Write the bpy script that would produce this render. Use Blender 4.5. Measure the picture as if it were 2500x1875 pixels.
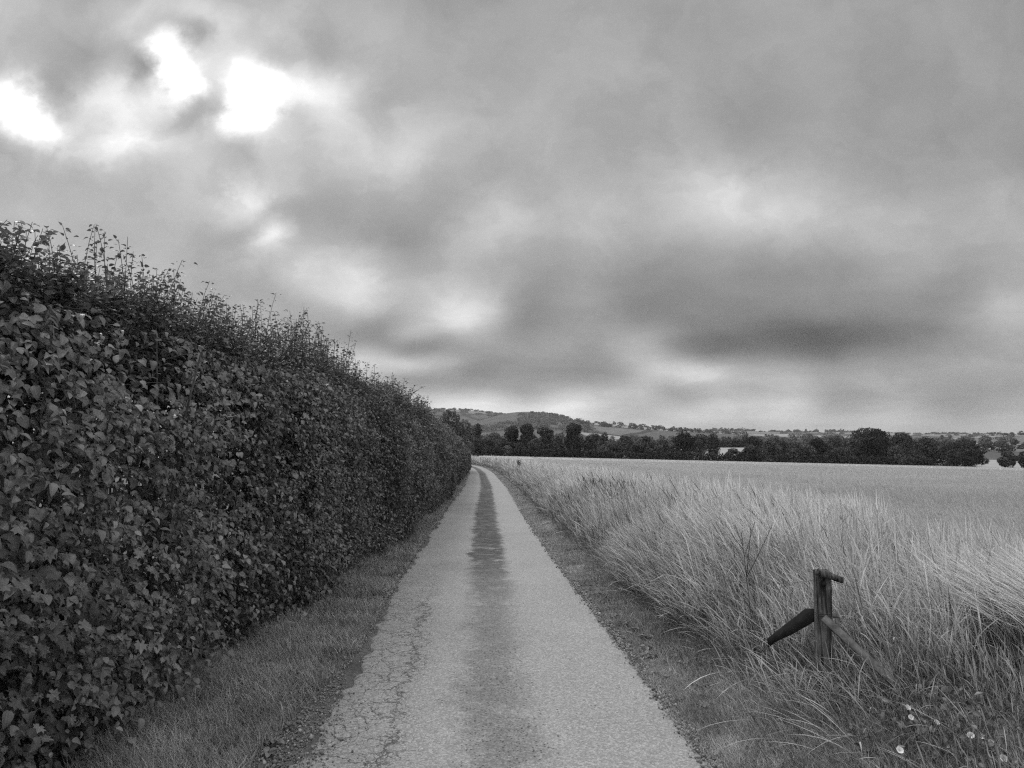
import bpy, math, numpy as np
from mathutils import Vector
rng = np.random.default_rng(7)
R = math.radians
SC = bpy.context.scene
for _o in list(bpy.data.objects): bpy.data.objects.remove(_o)

# ------------------------------------------------------------------ camera
EYE = 1.7
PITCH = math.atan(141.5 / 1875.0)
cam = bpy.data.cameras.new("camera"); cam_o = bpy.data.objects.new("camera", cam)
SC.collection.objects.link(cam_o)
cam.sensor_width = 36; cam.lens = 27; cam.clip_start = .05; cam.clip_end = 30000
cam_o.location = (0, 0, EYE); cam_o.rotation_euler = (math.pi / 2 + PITCH, 0, 0)
SC.camera = cam_o
SC.render.resolution_x, SC.render.resolution_y = 1024, 768
SC.view_settings.view_transform = 'Standard'; SC.view_settings.look = 'None'
SC.view_settings.exposure = 0; SC.view_settings.gamma = 1
cy = SC.cycles
cy.use_denoising = False; cy.pixel_filter_type = 'BLACKMAN_HARRIS'; cy.filter_width = 1.25
cy.max_bounces = 6; cy.diffuse_bounces = 3; cy.glossy_bounces = 2; cy.transmission_bounces = 4
cy.transparent_max_bounces = 8; cy.volume_bounces = 0; cy.caustics_reflective = False; cy.caustics_refractive = False

def ray(px, py):
    "slopes (x/y, z/y) of the sight line through a photograph pixel"
    u = (np.asarray(px, float) - 1250) / 1875; v = (937.5 - np.asarray(py, float)) / 1875
    y = math.cos(PITCH) - v * math.sin(PITCH); z = math.sin(PITCH) + v * math.cos(PITCH)
    return u / y, z / y

# ------------------------------------------------------------------ node helpers
class NT:
    def __init__(s, nt): s.n = nt.nodes; s.l = nt.links
    def new(s, t, **kw):
        nd = s.n.new(t)
        for k, v in kw.items(): setattr(nd, k, v)
        return nd
    def put(s, sock, v):
        if hasattr(v, 'is_output'): s.l.new(v, sock)
        else: sock.default_value = v
    def m(s, op, a, b=None, c=None, clamp=False):
        nd = s.new('ShaderNodeMath', operation=op, use_clamp=clamp)
        s.put(nd.inputs[0], a)
        if b is not None: s.put(nd.inputs[1], b)
        if c is not None: s.put(nd.inputs[2], c)
        return nd.outputs[0]
    def vm(s, op, a, b=None, c=None):
        nd = s.new('ShaderNodeVectorMath', operation=op)
        s.put(nd.inputs[0], a)
        if b is not None: s.put(nd.inputs[1], b)
        if c is not None: s.put(nd.inputs[2], c)
        return nd.outputs['Value'] if op in ('DOT_PRODUCT', 'LENGTH', 'DISTANCE') else nd.outputs[0]
    def noise(s, vec, scale, detail=4, rough=.55, dist=0, out='Fac'):
        nd = s.new('ShaderNodeTexNoise'); s.put(nd.inputs['Vector'], vec)
        nd.inputs['Scale'].default_value = scale; nd.inputs['Detail'].default_value = detail
        nd.inputs['Roughness'].default_value = rough; nd.inputs['Distortion'].default_value = dist
        return nd.outputs[out]
    def smooth(s, v, a, b, c=0., d=1.):
        nd = s.new('ShaderNodeMapRange', interpolation_type='SMOOTHSTEP')
        s.put(nd.inputs['Value'], v)
        for i, q in enumerate((a, b, c, d)): s.put(nd.inputs[1 + i], q)
        return nd.outputs[0]
    def lin(s, v, a, b, c=0., d=1.):
        nd = s.new('ShaderNodeMapRange'); s.put(nd.inputs['Value'], v)
        for i, q in enumerate((a, b, c, d)): s.put(nd.inputs[1 + i], q)
        return nd.outputs[0]
    def mix(s, f, a, b):
        nd = s.new('ShaderNodeMix', data_type='FLOAT'); s.put(nd.inputs[0], f)
        s.put(nd.inputs[2], a); s.put(nd.inputs[3], b); return nd.outputs[0]
    def comb(s, x, y, z=0.):
        nd = s.new('ShaderNodeCombineXYZ')
        for i, q in enumerate((x, y, z)): s.put(nd.inputs[i], q)
        return nd.outputs[0]
    def sep(s, v):
        nd = s.new('ShaderNodeSeparateXYZ'); s.put(nd.inputs[0], v); return nd.outputs
    def attr(s, name, out='Fac'):
        return s.new('ShaderNodeAttribute', attribute_name=name).outputs[out]

# ------------------------------------------------------------------ sky (overcast, broken to the left)
SUN_AZ, SUN_EL = -38.0, 46.0       # degrees: left of straight ahead, above the horizon
SKY_GAIN = 1.0
# brightness readings of the cloud deck: photo pixel x, y (2212 wide), display value
SKY = [(0,20,188),(120,100,172),(250,60,188),(200,130,165),(100,130,172),(50,170,215),(280,150,168),(320,170,172),(330,50,200),(318,110,195),(365,100,290),(385,150,320),(375,200,290),(430,170,270),(345,130,235),(350,62,205),
 (400,100,205),(450,120,215),(480,150,235),(440,205,205),(450,240,190),(540,170,330),(580,200,330),(500,240,310),(560,262,290),(600,170,250),(640,200,250),(700,215,240),(620,240,225),(600,285,215),(0,215,310),(40,240,320),
 (88,262,290),(0,180,235),(60,190,225),(130,272,232),(110,230,205),(180,220,213),(260,210,232),(330,230,238),(370,242,195),(330,270,200),(200,280,215),(270,305,255),(320,305,235),(230,310,245),(150,300,215),(50,320,205),
 (120,360,188),(0,380,181),(200,400,184),(270,380,186),(320,440,180),(400,350,211),(450,330,207),(500,310,200),(560,320,205),(450,400,200),(520,445,240),(500,430,225),(580,505,245),(592,525,228),(550,480,191),(430,480,182),
 (300,500,178),(450,540,173),(540,560,190),(350,560,184),(100,480,185),(200,560,180),(560,600,177),(640,560,203),(0,560,185),(300,640,180),(650,130,190),(640,80,185),(600,40,188),(700,110,168),(700,40,176),(760,150,188),
 (820,80,185),(900,60,172),(1000,60,165),(1080,100,163),(900,150,178),(1050,200,166),(800,250,181),(900,280,200),(860,330,208),(760,340,207),(700,300,205),(1000,330,181),(1080,400,178),(700,380,181),(620,390,191),(650,430,173),
 (750,430,167),(850,450,161),(950,420,161),(1000,430,168),(1060,440,191),(640,480,176),(750,500,169),(860,550,164),(950,520,169),(1090,500,200),(800,560,203),(780,580,216),(700,600,210),(740,640,208),(660,620,199),(880,600,182),
 (960,640,210),(900,690,183),(800,680,173),(700,660,180),(600,640,173),(650,680,164),(560,640,173),(750,730,154),(850,720,153),(950,740,143),(700,705,160),(760,775,205),(850,778,195),(950,788,177),(700,760,185),(1125,466,189),
 (1245,472,193),(1425,472,180),(1665,478,197),(1755,466,195),(1905,478,190),(2085,472,176),(2205,502,176),(1155,562,163),(1305,550,169),(1485,532,165),(1665,538,159),(1845,550,161),(2025,550,167),(999,694,225),(1053,652,202),(1089,694,158),
 (1125,622,160),(1185,652,144),(1257,640,156),(1305,682,145),(1365,622,134),(1485,610,141),(1485,700,132),(1605,754,106),(1725,766,104),(1845,760,114),(1995,730,124),(1665,652,137),(1845,652,139),(2025,652,144),(2085,622,156),(2175,652,185),
 (2145,700,175),(2205,700,177),(2115,742,162),(2205,772,162),(885,724,173),(1005,742,162),(885,760,147),(1065,772,148),(1185,730,149),(1305,754,157),(1395,772,187),(1497,802,223),(1425,796,200),(1575,802,190),(1695,800,172),(1845,802,161),
 (2025,784,156),(1500,774,160),(1600,778,143),(885,784,197),(903,814,153),(1005,814,136),(1185,814,145),(1335,820,163),(1065,838,166),(1245,841,190),(1365,850,204),(1485,840,166),(1635,838,186),(1785,838,161),(2025,838,154),(975,871,241),
 (1053,880,255),(1185,883,249),(921,871,231),(1125,862,187),(1365,877,194),(1695,868,211),(1545,862,190),(1845,874,160),(2085,886,152),(1305,898,217),(1425,914,225),(1545,908,215),(1635,904,217),(1725,920,215),(1905,898,202),(1935,920,207),
 (2175,914,197),(2205,886,174),(1200,130,169),(1350,60,170),(1550,60,162),(1750,80,163),(1600,200,157),(1750,250,158),(1900,170,153),(2050,60,158),(2180,180,156),(1400,300,172),(1350,200,169),(1230,330,168),(1150,300,179),(1400,410,186),
 (1550,400,212),(1650,390,198),(1600,330,169),(1450,240,172),(2050,320,154),(1900,300,152),(1880,400,169),(2200,420,175),(1300,400,181),(1200,420,180),(1150,30,162),(1450,130,164),(1900,30,158),(2200,40,151),(2200,300,156),(2100,240,150),
 (1106,945,200),(1700,955,200),(2200,955,195),(300,800,175),(0,800,175),(600,850,185),(420,45,202),(510,85,205),(400,285,198)]
def sky_fit():
    P = np.array([(x / .8848, y / .8848) for x, y, _ in SKY]); D = np.array([v / 255. for *_, v in SKY])
    u, v = ray(P[:, 0], P[:, 1]); Q = np.stack([u, 1.25 * np.maximum(v, .002) ** .7], 1)
    d = np.linalg.norm(Q[:, None] - Q[None], axis=2); ds = np.sort(d, 1)
    sg = np.clip(ds[:, 1:4].mean(1) * .80, .020, .11)
    base = .6
    A = np.exp(-d ** 2 / (2 * sg[None] ** 2))
    w = np.linalg.solve(A.T @ A + .0015 * np.eye(len(Q)), A.T @ (D - base))
    return Q, sg, w, base
world = bpy.data.worlds.new("World"); SC.world = world; world.use_nodes = True
def build_world():
    nt = world.node_tree; nt.nodes.clear(); k = NT(nt)
    g = k.new('ShaderNodeTexCoord').outputs['Generated']
    x, y, z = k.sep(k.vm('NORMALIZE', g))[:3]
    yc = k.m('MAXIMUM', y, .12)
    U = k.m('DIVIDE', x, yc); V = k.m('DIVIDE', z, yc)
    zc = k.m('ADD', k.m('MAXIMUM', z, 0.), .10)
    plane = k.comb(k.m('DIVIDE', x, zc), k.m('DIVIDE', y, zc), 0.)
    uv0 = k.comb(U, k.m('MULTIPLY', k.m('POWER', k.m('MAXIMUM', V, .002), .7), 1.25), 0.)
    wn = k.vm('SUBTRACT', k.noise(uv0, 8.0, 6, .62, 0, 'Color'), (.5, .5, .5))
    wl = k.vm('SUBTRACT', k.noise(plane, .9, 4, .5, 0, 'Color'), (.5, .5, .5))
    wa = k.lin(V, .04, .36, .16, 1.)
    uv = k.vm('ADD', uv0, k.vm('MULTIPLY', wn, k.comb(k.m('MULTIPLY', wa, .11), k.m('MULTIPLY', wa, .08), 0.)))
    uv = k.vm('ADD', uv, k.vm('MULTIPLY', wl, k.comb(k.m('MULTIPLY', wa, .03), k.m('MULTIPLY', wa, .02), 0.)))
    Q, sg, w, base = sky_fit()
    acc = base
    for (a, b), s, wi in zip(Q, sg, w):
        inv = 1 / (math.sqrt(2) * s)
        q = k.vm('MULTIPLY_ADD', uv, (inv, inv, 0), (-a * inv, -b * inv, 0))
        e = k.m('POWER', math.exp(-1), k.vm('DOT_PRODUCT', q, q))
        acc = k.m('MULTIPLY_ADD', e, float(wi), acc)
    front = k.m('MULTIPLY', k.smooth(y, .35, .62), k.smooth(k.m('ABSOLUTE', U), 1.3, .85))
    far = k.lin(k.noise(plane, .8, 5, .55), .3, .7, .48, .78)
    D = k.mix(front, far, acc)
    # cloud texture: broad billows and fine wisps, stretched by the perspective of the deck
    n1 = k.m('SUBTRACT', k.noise(plane, 1.7, 6, .56, .3), .5)
    n2 = k.m('SUBTRACT', k.noise(k.vm('ADD', uv0, k.vm('MULTIPLY', wn, (.22, .22, 0))), 9., 6, .6, .4), .5)
    D = k.m('ADD', D, k.m('MULTIPLY', n1, .13)); D = k.m('ADD', D, k.m('MULTIPLY', n2, k.lin(acc, .55, 1.05, .10, .40)))
    D = k.m('MINIMUM', k.m('MAXIMUM', D, .12), 1.35)
    L = k.m('POWER', D, 2.25)
    # overcast deck, brighter towards the zenith; raised out of frame to light the land
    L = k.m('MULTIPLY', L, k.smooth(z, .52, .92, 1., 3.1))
    L = k.m('MULTIPLY', L, k.smooth(y, .3, -.5, 1., 1.6))  # unseen sky behind the viewer, brightened to throw more light on the land
    L = k.m('MULTIPLY', L, k.smooth(z, -.02, -.15, 1., .35))
    sky = k.new('ShaderNodeTexSky', sky_type='NISHITA', sun_disc=False)
    sky.sun_elevation = R(SUN_EL); sky.sun_rotation = R(SUN_AZ)
    bw = k.new('ShaderNodeRGBToBW'); k.l.new(sky.outputs[0], bw.inputs[0])
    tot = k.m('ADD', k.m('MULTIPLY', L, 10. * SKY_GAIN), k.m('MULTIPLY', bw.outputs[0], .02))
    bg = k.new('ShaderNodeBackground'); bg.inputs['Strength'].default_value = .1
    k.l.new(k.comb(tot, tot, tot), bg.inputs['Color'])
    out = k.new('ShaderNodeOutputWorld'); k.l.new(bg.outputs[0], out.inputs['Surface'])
    world.cycles.sampling_method = 'MANUAL'; world.cycles.sample_map_resolution = 512
build_world()
sun = bpy.data.lights.new("sun", 'SUN'); sun.energy = 1.4; sun.angle = R(18); sun.color = (1, 1, 1)
sun_o = bpy.data.objects.new("sun", sun); SC.collection.objects.link(sun_o)
sd = Vector((math.sin(R(SUN_AZ)) * math.cos(R(SUN_EL)), math.cos(R(SUN_AZ)) * math.cos(R(SUN_EL)), math.sin(R(SUN_EL))))
sun_o.rotation_euler = sd.to_track_quat('Z', 'Y').to_euler()

# ------------------------------------------------------------------ object helpers
def link(o, parent=None):
    SC.collection.objects.link(o)
    if parent is not None:
        o.parent = parent
        o.matrix_parent_inverse = parent.matrix_basis.inverted() if parent.type != 'EMPTY' else __import__('mathutils').Matrix.Translation(-Vector(parent.location))
    return o
def tag(o, label=None, cat=None, group=None, kind=None):
    for k, v in (('label', label), ('category', cat), ('group', group), ('kind', kind)):
        if v: o[k] = v
    return o
def thing(name, loc, label, cat, group=None):
    o = bpy.data.objects.new(name, None); o.location = loc; o.empty_display_size = .2
    SC.collection.objects.link(o); return tag(o, label, cat, group)
def mesh(name, V, F, mat, parent=None, smooth=False, uv=None, **attrs):
    V = np.ascontiguousarray(V, np.float32).reshape(-1, 3); F = np.ascontiguousarray(F, np.int32)
    me = bpy.data.meshes.new(name); k = F.shape[1]
    me.vertices.add(len(V)); me.vertices.foreach_set('co', V.ravel())
    me.loops.add(F.size); me.loops.foreach_set('vertex_index', F.ravel())
    me.polygons.add(len(F)); me.polygons.foreach_set('loop_start', np.arange(0, F.size, k, dtype=np.int32))
    me.polygons.foreach_set('loop_total', np.full(len(F), k, np.int32))
    if smooth: me.polygons.foreach_set('use_smooth', np.ones(len(F), bool))
    me.update(calc_edges=True)
    for a, val in attrs.items():
        at = me.attributes.new(a, 'FLOAT', 'POINT'); at.data.foreach_set('value', np.ascontiguousarray(val, np.float32).ravel())
    if uv is not None:
        ul = me.uv_layers.new(name='UVMap'); ul.data.foreach_set('uv', np.ascontiguousarray(uv[F.ravel()], np.float32).ravel())
    me.materials.append(mat); o = bpy.data.objects.new(name, me); return link(o, parent)
def grid_faces(nu, nv):
    i = np.arange(nu * nv).reshape(nu, nv)
    return np.stack([i[:-1, :-1], i[1:, :-1], i[1:, 1:], i[:-1, 1:]], -1).reshape(-1, 4)
def nrm(v): return v / np.maximum(np.linalg.norm(v, axis=-1, keepdims=True), 1e-9)
def frames(N, T):
    "rotation matrices whose columns are side, length, normal"
    N = nrm(N); T = nrm(T - (T * N).sum(-1, keepdims=True) * N); S = np.cross(T, N)
    return np.stack([S, T, N], -1)
def inst(tv, tf, M, sc, P):
    n = len(P); sc = np.asarray(sc).reshape(n, -1, 1) if np.ndim(sc) == 1 else sc[:, None, :]
    V = np.einsum('nij,nmj->nmi', M, tv[None] * sc) + P[:, None]
    F = (tf[None] + (np.arange(n) * len(tv))[:, None, None]).reshape(-1, tf.shape[1])
    return V.reshape(-1, 3), F
def join(parts):
    "parts: list of (V, F, tone[, uv])"
    o = 0; Vs, Fs, Ts, Us = [], [], [], []
    for p in parts:
        Vs.append(p[0]); Fs.append(p[1] + o); Ts.append(p[2]); o += len(p[0])
        Us.append(p[3] if len(p) > 3 else np.zeros((len(p[0]), 2)))
    return np.concatenate(Vs), np.concatenate(Fs), np.concatenate(Ts), np.concatenate(Us)
def tri(F): return np.concatenate([F[:, [0, 1, 2]], F[:, [0, 2, 3]]]) if F.shape[1] == 4 else F
def fbm(x, y, scale, seed=0, octv=4):
    "cheap smooth value noise in numpy, about -1..1"
    r = np.zeros(np.broadcast(x, y).shape); a = 1.; tot = 0
    for o in range(octv):
        X = np.asarray(x) * scale * 2 ** o + 37.7 * seed; Y = np.asarray(y) * scale * 2 ** o + 11.3 * seed
        xi, yi = np.floor(X), np.floor(Y); fx, fy = X - xi, Y - yi; fx = fx * fx * (3 - 2 * fx); fy = fy * fy * (3 - 2 * fy)
        h = lambda i, j: (np.sin(i * 127.1 + j * 311.7 + o * 17.) * 43758.5453) % 1.
        r = r + a * ((h(xi, yi) * (1 - fx) + h(xi + 1, yi) * fx) * (1 - fy) + (h(xi, yi + 1) * (1 - fx) + h(xi + 1, yi + 1) * fx) * fy)
        tot += a; a *= .5
    return (r / tot - .5) * 2.2
def ribbons(P, h, az, th0, th1, w, segs=4, prof=None, tone=None, twist=None, power=1.6):
    "n curved blades; az = compass of the lean, th0/th1 = lean at the foot / added lean at the tip"
    n = len(P); h = np.broadcast_to(h, n); w = np.broadcast_to(w, n)
    if prof is None: prof = [(1 - (i / segs) ** 1.8) for i in range(segs + 1)]
    d = np.stack([np.cos(az), np.sin(az), np.zeros(n)], 1)
    wa = rng.uniform(0, np.pi, n) if twist is None else twist
    wd = np.stack([np.cos(wa), np.sin(wa), np.zeros(n)], 1)
    p = P.copy(); V = []; TT = []
    for i in range(segs + 1):
        t = i / segs
        V.append(p - wd * (w * prof[i] * .5)[:, None]); V.append(p + wd * (w * prof[i] * .5)[:, None]); TT += [t, t]
        if i < segs:
            th = th0 + th1 * ((i + .5) / segs) ** power
            p = p + (d * np.sin(th)[:, None] + np.array([0, 0, 1.]) * np.cos(th)[:, None]) * (h / segs)[:, None]
    m = 2 * (segs + 1); V = np.stack(V, 1).reshape(-1, 3)
    f = np.array([[2 * i, 2 * i + 1, 2 * i + 3, 2 * i + 2] for i in range(segs)])
    F = (f[None] + (np.arange(n) * m)[:, None, None]).reshape(-1, 4)
    tone = rng.uniform(0, 1, n) if tone is None else tone
    uv = np.stack([np.tile([0., 1.], n * (segs + 1)), np.tile(TT, n)], 1)
    return V, tri(F), np.repeat(tone, m), uv
def tube(pts, rad, sides=7):
    pts = np.asarray(pts, float); rad = np.broadcast_to(rad, len(pts)); t = nrm(np.gradient(pts, axis=0))
    ref = np.array([0, 0, 1.]) if abs(t[0, 2]) < .9 else np.array([1., 0, 0])
    a = nrm(np.cross(t, ref)); b = np.cross(t, a); an = np.linspace(0, 2 * np.pi, sides, endpoint=False)
    V = pts[:, None] + rad[:, None, None] * (a[:, None] * np.cos(an)[None, :, None] + b[:, None] * np.sin(an)[None, :, None])
    i = np.arange(len(pts) * sides).reshape(len(pts), sides); j = np.roll(i, -1, 1)
    F = np.stack([i[:-1], j[:-1], j[1:], i[1:]], -1).reshape(-1, 4)
    V = V.reshape(-1, 3); F = tri(F)
    c0 = len(V); V = np.concatenate([V, pts[:1], pts[-1:]])
    cap = [[i[0, (q + 1) % sides], i[0, q], c0] for q in range(sides)] + [[i[-1, q], i[-1, (q + 1) % sides], c0 + 1] for q in range(sides)]
    return V, np.concatenate([F, np.array(cap)])

# ------------------------------------------------------------------ materials
def material(name, build):
    m = bpy.data.materials.new(name); m.use_nodes = True; m.node_tree.nodes.clear()
    k = NT(m.node_tree); out = k.new('ShaderNodeOutputMaterial')
    k.l.new(build(k), out.inputs['Surface']); return m
def grey(k, v): return k.comb(v, v, v)
def bsdf(k, val, rough=.8, spec=.3, bump=None, bstr=.5, bdist=.01):
    b = k.new('ShaderNodeBsdfPrincipled'); k.put(b.inputs['Base Color'], grey(k, val) if hasattr(val, 'is_output') else (val, val, val, 1))
    k.put(b.inputs['Roughness'], rough); b.inputs['Specular IOR Level'].default_value = spec
    if bump is not None:
        bn = k.new('ShaderNodeBump'); bn.inputs['Strength'].default_value = bstr; bn.inputs['Distance'].default_value = bdist
        k.put(bn.inputs['Height'], bump); k.l.new(bn.outputs[0], b.inputs['Normal'])
    return b.outputs[0]
def leafy(lo, hi, rough=.5, spec=.35, trans=.3, veins=False, patch=0., heads=0.):
    def f(k):
        v = k.lin(k.attr('tone'), 0, 1, lo, hi); bump = None
        if veins:
            s, t, _ = k.sep(k.new('ShaderNodeUVMap').outputs[0])[:3]
            sa = k.m('ABSOLUTE', k.m('SUBTRACT', k.m('MULTIPLY', s, 2.), 1.))
            mid = k.smooth(sa, .10, .02)
            side = k.m('ABSOLUTE', k.m('SUBTRACT', k.m('FRACT', k.m('SUBTRACT', k.m('MULTIPLY', t, 6.), k.m('MULTIPLY', sa, 1.3))), .5))
            sv = k.m('MULTIPLY', k.smooth(side, .1, .0), .5)
            vn = k.m('MAXIMUM', mid, sv)
            v = k.m('MULTIPLY', v, k.mix(vn, 1., 1.45)); bump = k.m('SUBTRACT', 1., vn)
            tc = k.new('ShaderNodeTexCoord').outputs['Object']
            v = k.m('MULTIPLY', v, k.lin(k.noise(tc, 60, 3), .3, .7, .85, 1.15))
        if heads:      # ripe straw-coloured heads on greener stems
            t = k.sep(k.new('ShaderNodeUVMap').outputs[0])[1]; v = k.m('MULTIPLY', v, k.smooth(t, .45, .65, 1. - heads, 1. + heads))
        if patch:
            tc = k.new('ShaderNodeTexCoord').outputs['Object']
            v = k.m('MULTIPLY', v, k.lin(k.noise(tc, patch, 3), .3, .7, .75, 1.3))
        a = bsdf(k, v, rough, spec, bump, .35, .002)
        tr = k.new('ShaderNodeBsdfTranslucent'); k.put(tr.inputs[0], grey(k, k.m('MULTIPLY', v, 1.1)))
        mx = k.new('ShaderNodeMixShader'); mx.inputs[0].default_value = trans
        k.l.new(a, mx.inputs[1]); k.l.new(tr.outputs[0], mx.inputs[2]); return mx.outputs[0]
    return f
M_leaf = material('hedge_leaf', leafy(.05, .29, .36, .55, .22, True))
M_leaf_far = material('hedge_leaf_small', leafy(.045, .24, .5, .4, .25))
M_tree = material('tree_leaf', leafy(.014, .16, .7, .2, .15))
M_grass = material('verge_grass', leafy(.10, .62, .6, .25, .35, patch=3.))
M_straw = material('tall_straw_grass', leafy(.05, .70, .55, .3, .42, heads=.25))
M_wheat = material('wheat_ears', leafy(.32, .68, .6, .3, .35))
def bark(k):
    tc = k.new('ShaderNodeTexCoord').outputs['Object']
    n = k.noise(k.vm('MULTIPLY', tc, (8., 8., 1.5)), 4, 5)
    return bsdf(k, k.lin(n, .3, .7, .04, .11), .9, .2, n, .8, .02)
M_bark = material('bark', bark)
def wood(k):
    tc = k.new('ShaderNodeTexCoord').outputs['Object']
    g = k.noise(k.vm('MULTIPLY', tc, (45., 45., 3.)), 1, 6, .65, .6); n = k.noise(tc, 7., 4); mo = k.noise(tc, 26., 5)
    v = k.m('MULTIPLY', k.lin(g, .42, .62, .018, .17), k.lin(n, .3, .7, .7, 1.35))
    v = k.m('MULTIPLY', v, k.smooth(mo, .56, .68, 1., 1.5))
    return bsdf(k, v, .85, .2, k.m('ADD', g, k.m('MULTIPLY', mo, .3)), .9, .006)
M_wood = material('weathered_wood', wood)
def rust(k):
    tc = k.new('ShaderNodeTexCoord').outputs['Object']; n = k.noise(tc, 22., 6, .6)
    return bsdf(k, k.lin(n, .3, .7, .008, .03), .8, .3, n, .6, .003)
M_pale_wood = material('silvered_wood', lambda k: bsdf(k, k.lin(k.noise(k.vm('MULTIPLY', k.new('ShaderNodeTexCoord').outputs['Object'], (12., 12., 12.)), 2, 6, .7), .35, .65, .08, .20), .85, .2))
M_rust = material('rusted_steel', rust)
M_wire = material('wire', lambda k: bsdf(k, .08, .5, .5))
M_petal = material('petal', lambda k: bsdf(k, k.lin(k.attr('tone'), 0, 1, .55, .85), .6, .2))
def stone(k):
    tc = k.new('ShaderNodeTexCoord').outputs['Object']; n = k.noise(tc, 40., 4)
    return bsdf(k, k.m('MULTIPLY', k.lin(k.attr('tone'), 0, 1, .10, .42), k.lin(n, .3, .7, .8, 1.2)), .85, .25, n, .4, .003)
M_stone = material('chippings', stone)
def soil(k):
    tc = k.new('ShaderNodeTexCoord').outputs['Object']
    n = k.noise(tc, 1.2, 5); f = k.noise(tc, 30., 5, .6); d = k.vm('LENGTH', tc)
    v = k.m('MULTIPLY', k.lin(n, .3, .7, .10, .18), k.lin(f, .3, .7, .6, 1.4))
    fld = k.noise(tc, .0045, 3)
    v = k.mix(k.smooth(d, 240., 400.), v, k.lin(fld, .35, .65, .10, .30))
    return bsdf(k, v, .95, .1, f, .7, .03)
M_soil = material('soil_and_turf', soil)

# ------------------------------------------------------------------ lie of the land
PY = [-60, 0, 6, 10, 20, 39, 66, 90, 120, 180, 260, 340, 500, 1200, 3000, 20000]
PZ = [0, 0, 0, -.03, -.22, -.57, -1.0, -1.17, -1.4, -2.0, -2.85, -2.7, -2.4, -1., 0, 0]
_yy = np.concatenate([np.arange(-60, 400, .5), np.arange(400, 20000, 20.)])
_zz = np.interp(_yy, PY, PZ)
_k = np.hanning(13); _k /= _k.sum(); _zs = np.convolve(np.pad(_zz, 6, mode='edge'), _k, 'valid')
CY = [-60, 4, 9.6, 20, 39, 66, 78, 88, 97, 105, 115, 130, 160]
CX = [2.5, .0, -.33, -.74, -1.35, -2.6, -3.5, -4.5, -6.0, -8.0, -12., -21., -45.]
_cc = np.interp(_yy[:460], CY, CX)
_k2 = np.hanning(15); _k2 /= _k2.sum(); _cs = np.convolve(np.pad(_cc, 7, mode='edge'), _k2, 'valid')
def xc(Y): return np.interp(Y, _yy[:460], _cs)
def gz(x, Y):
    x = np.asarray(x, float); Y = np.asarray(Y, float)
    z = np.interp(Y, _yy, _zs)
    lat = np.clip(x - xc(Y) - 4.5, 0, 260)
    z = z - .0225 * lat * np.clip((430 - Y) / 160, 0, 1)
    off = x - xc(Y)
    bank = .10 * np.exp(-((off - 2.6) / .9) ** 2) * np.clip((140 - Y) / 60, 0, 1)
    return z + bank
def half(Y): return 1.06 + 0 * np.asarray(Y)

# ground sheet
def spaced(a, b, n, k):
    t = np.linspace(-1, 1, n); return np.sinh(t * k) / np.sinh(k) * (b - a) / 2 + (a + b) / 2
gx = spaced(-9000, 9000, 261, 9.0)
gyv = np.concatenate([np.arange(-20, 40, .8), np.geomspace(40, 12000, 190)])
GX, GY = np.meshgrid(gx, gyv, indexing='ij')
GXs = GX + xc(GY)
o = mesh('ground', np.stack([GXs, GY, gz(GXs, GY)], -1), grid_faces(len(gx), len(gyv))[:, ::-1], M_soil, smooth=True)
tag(o, kind='structure')

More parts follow.
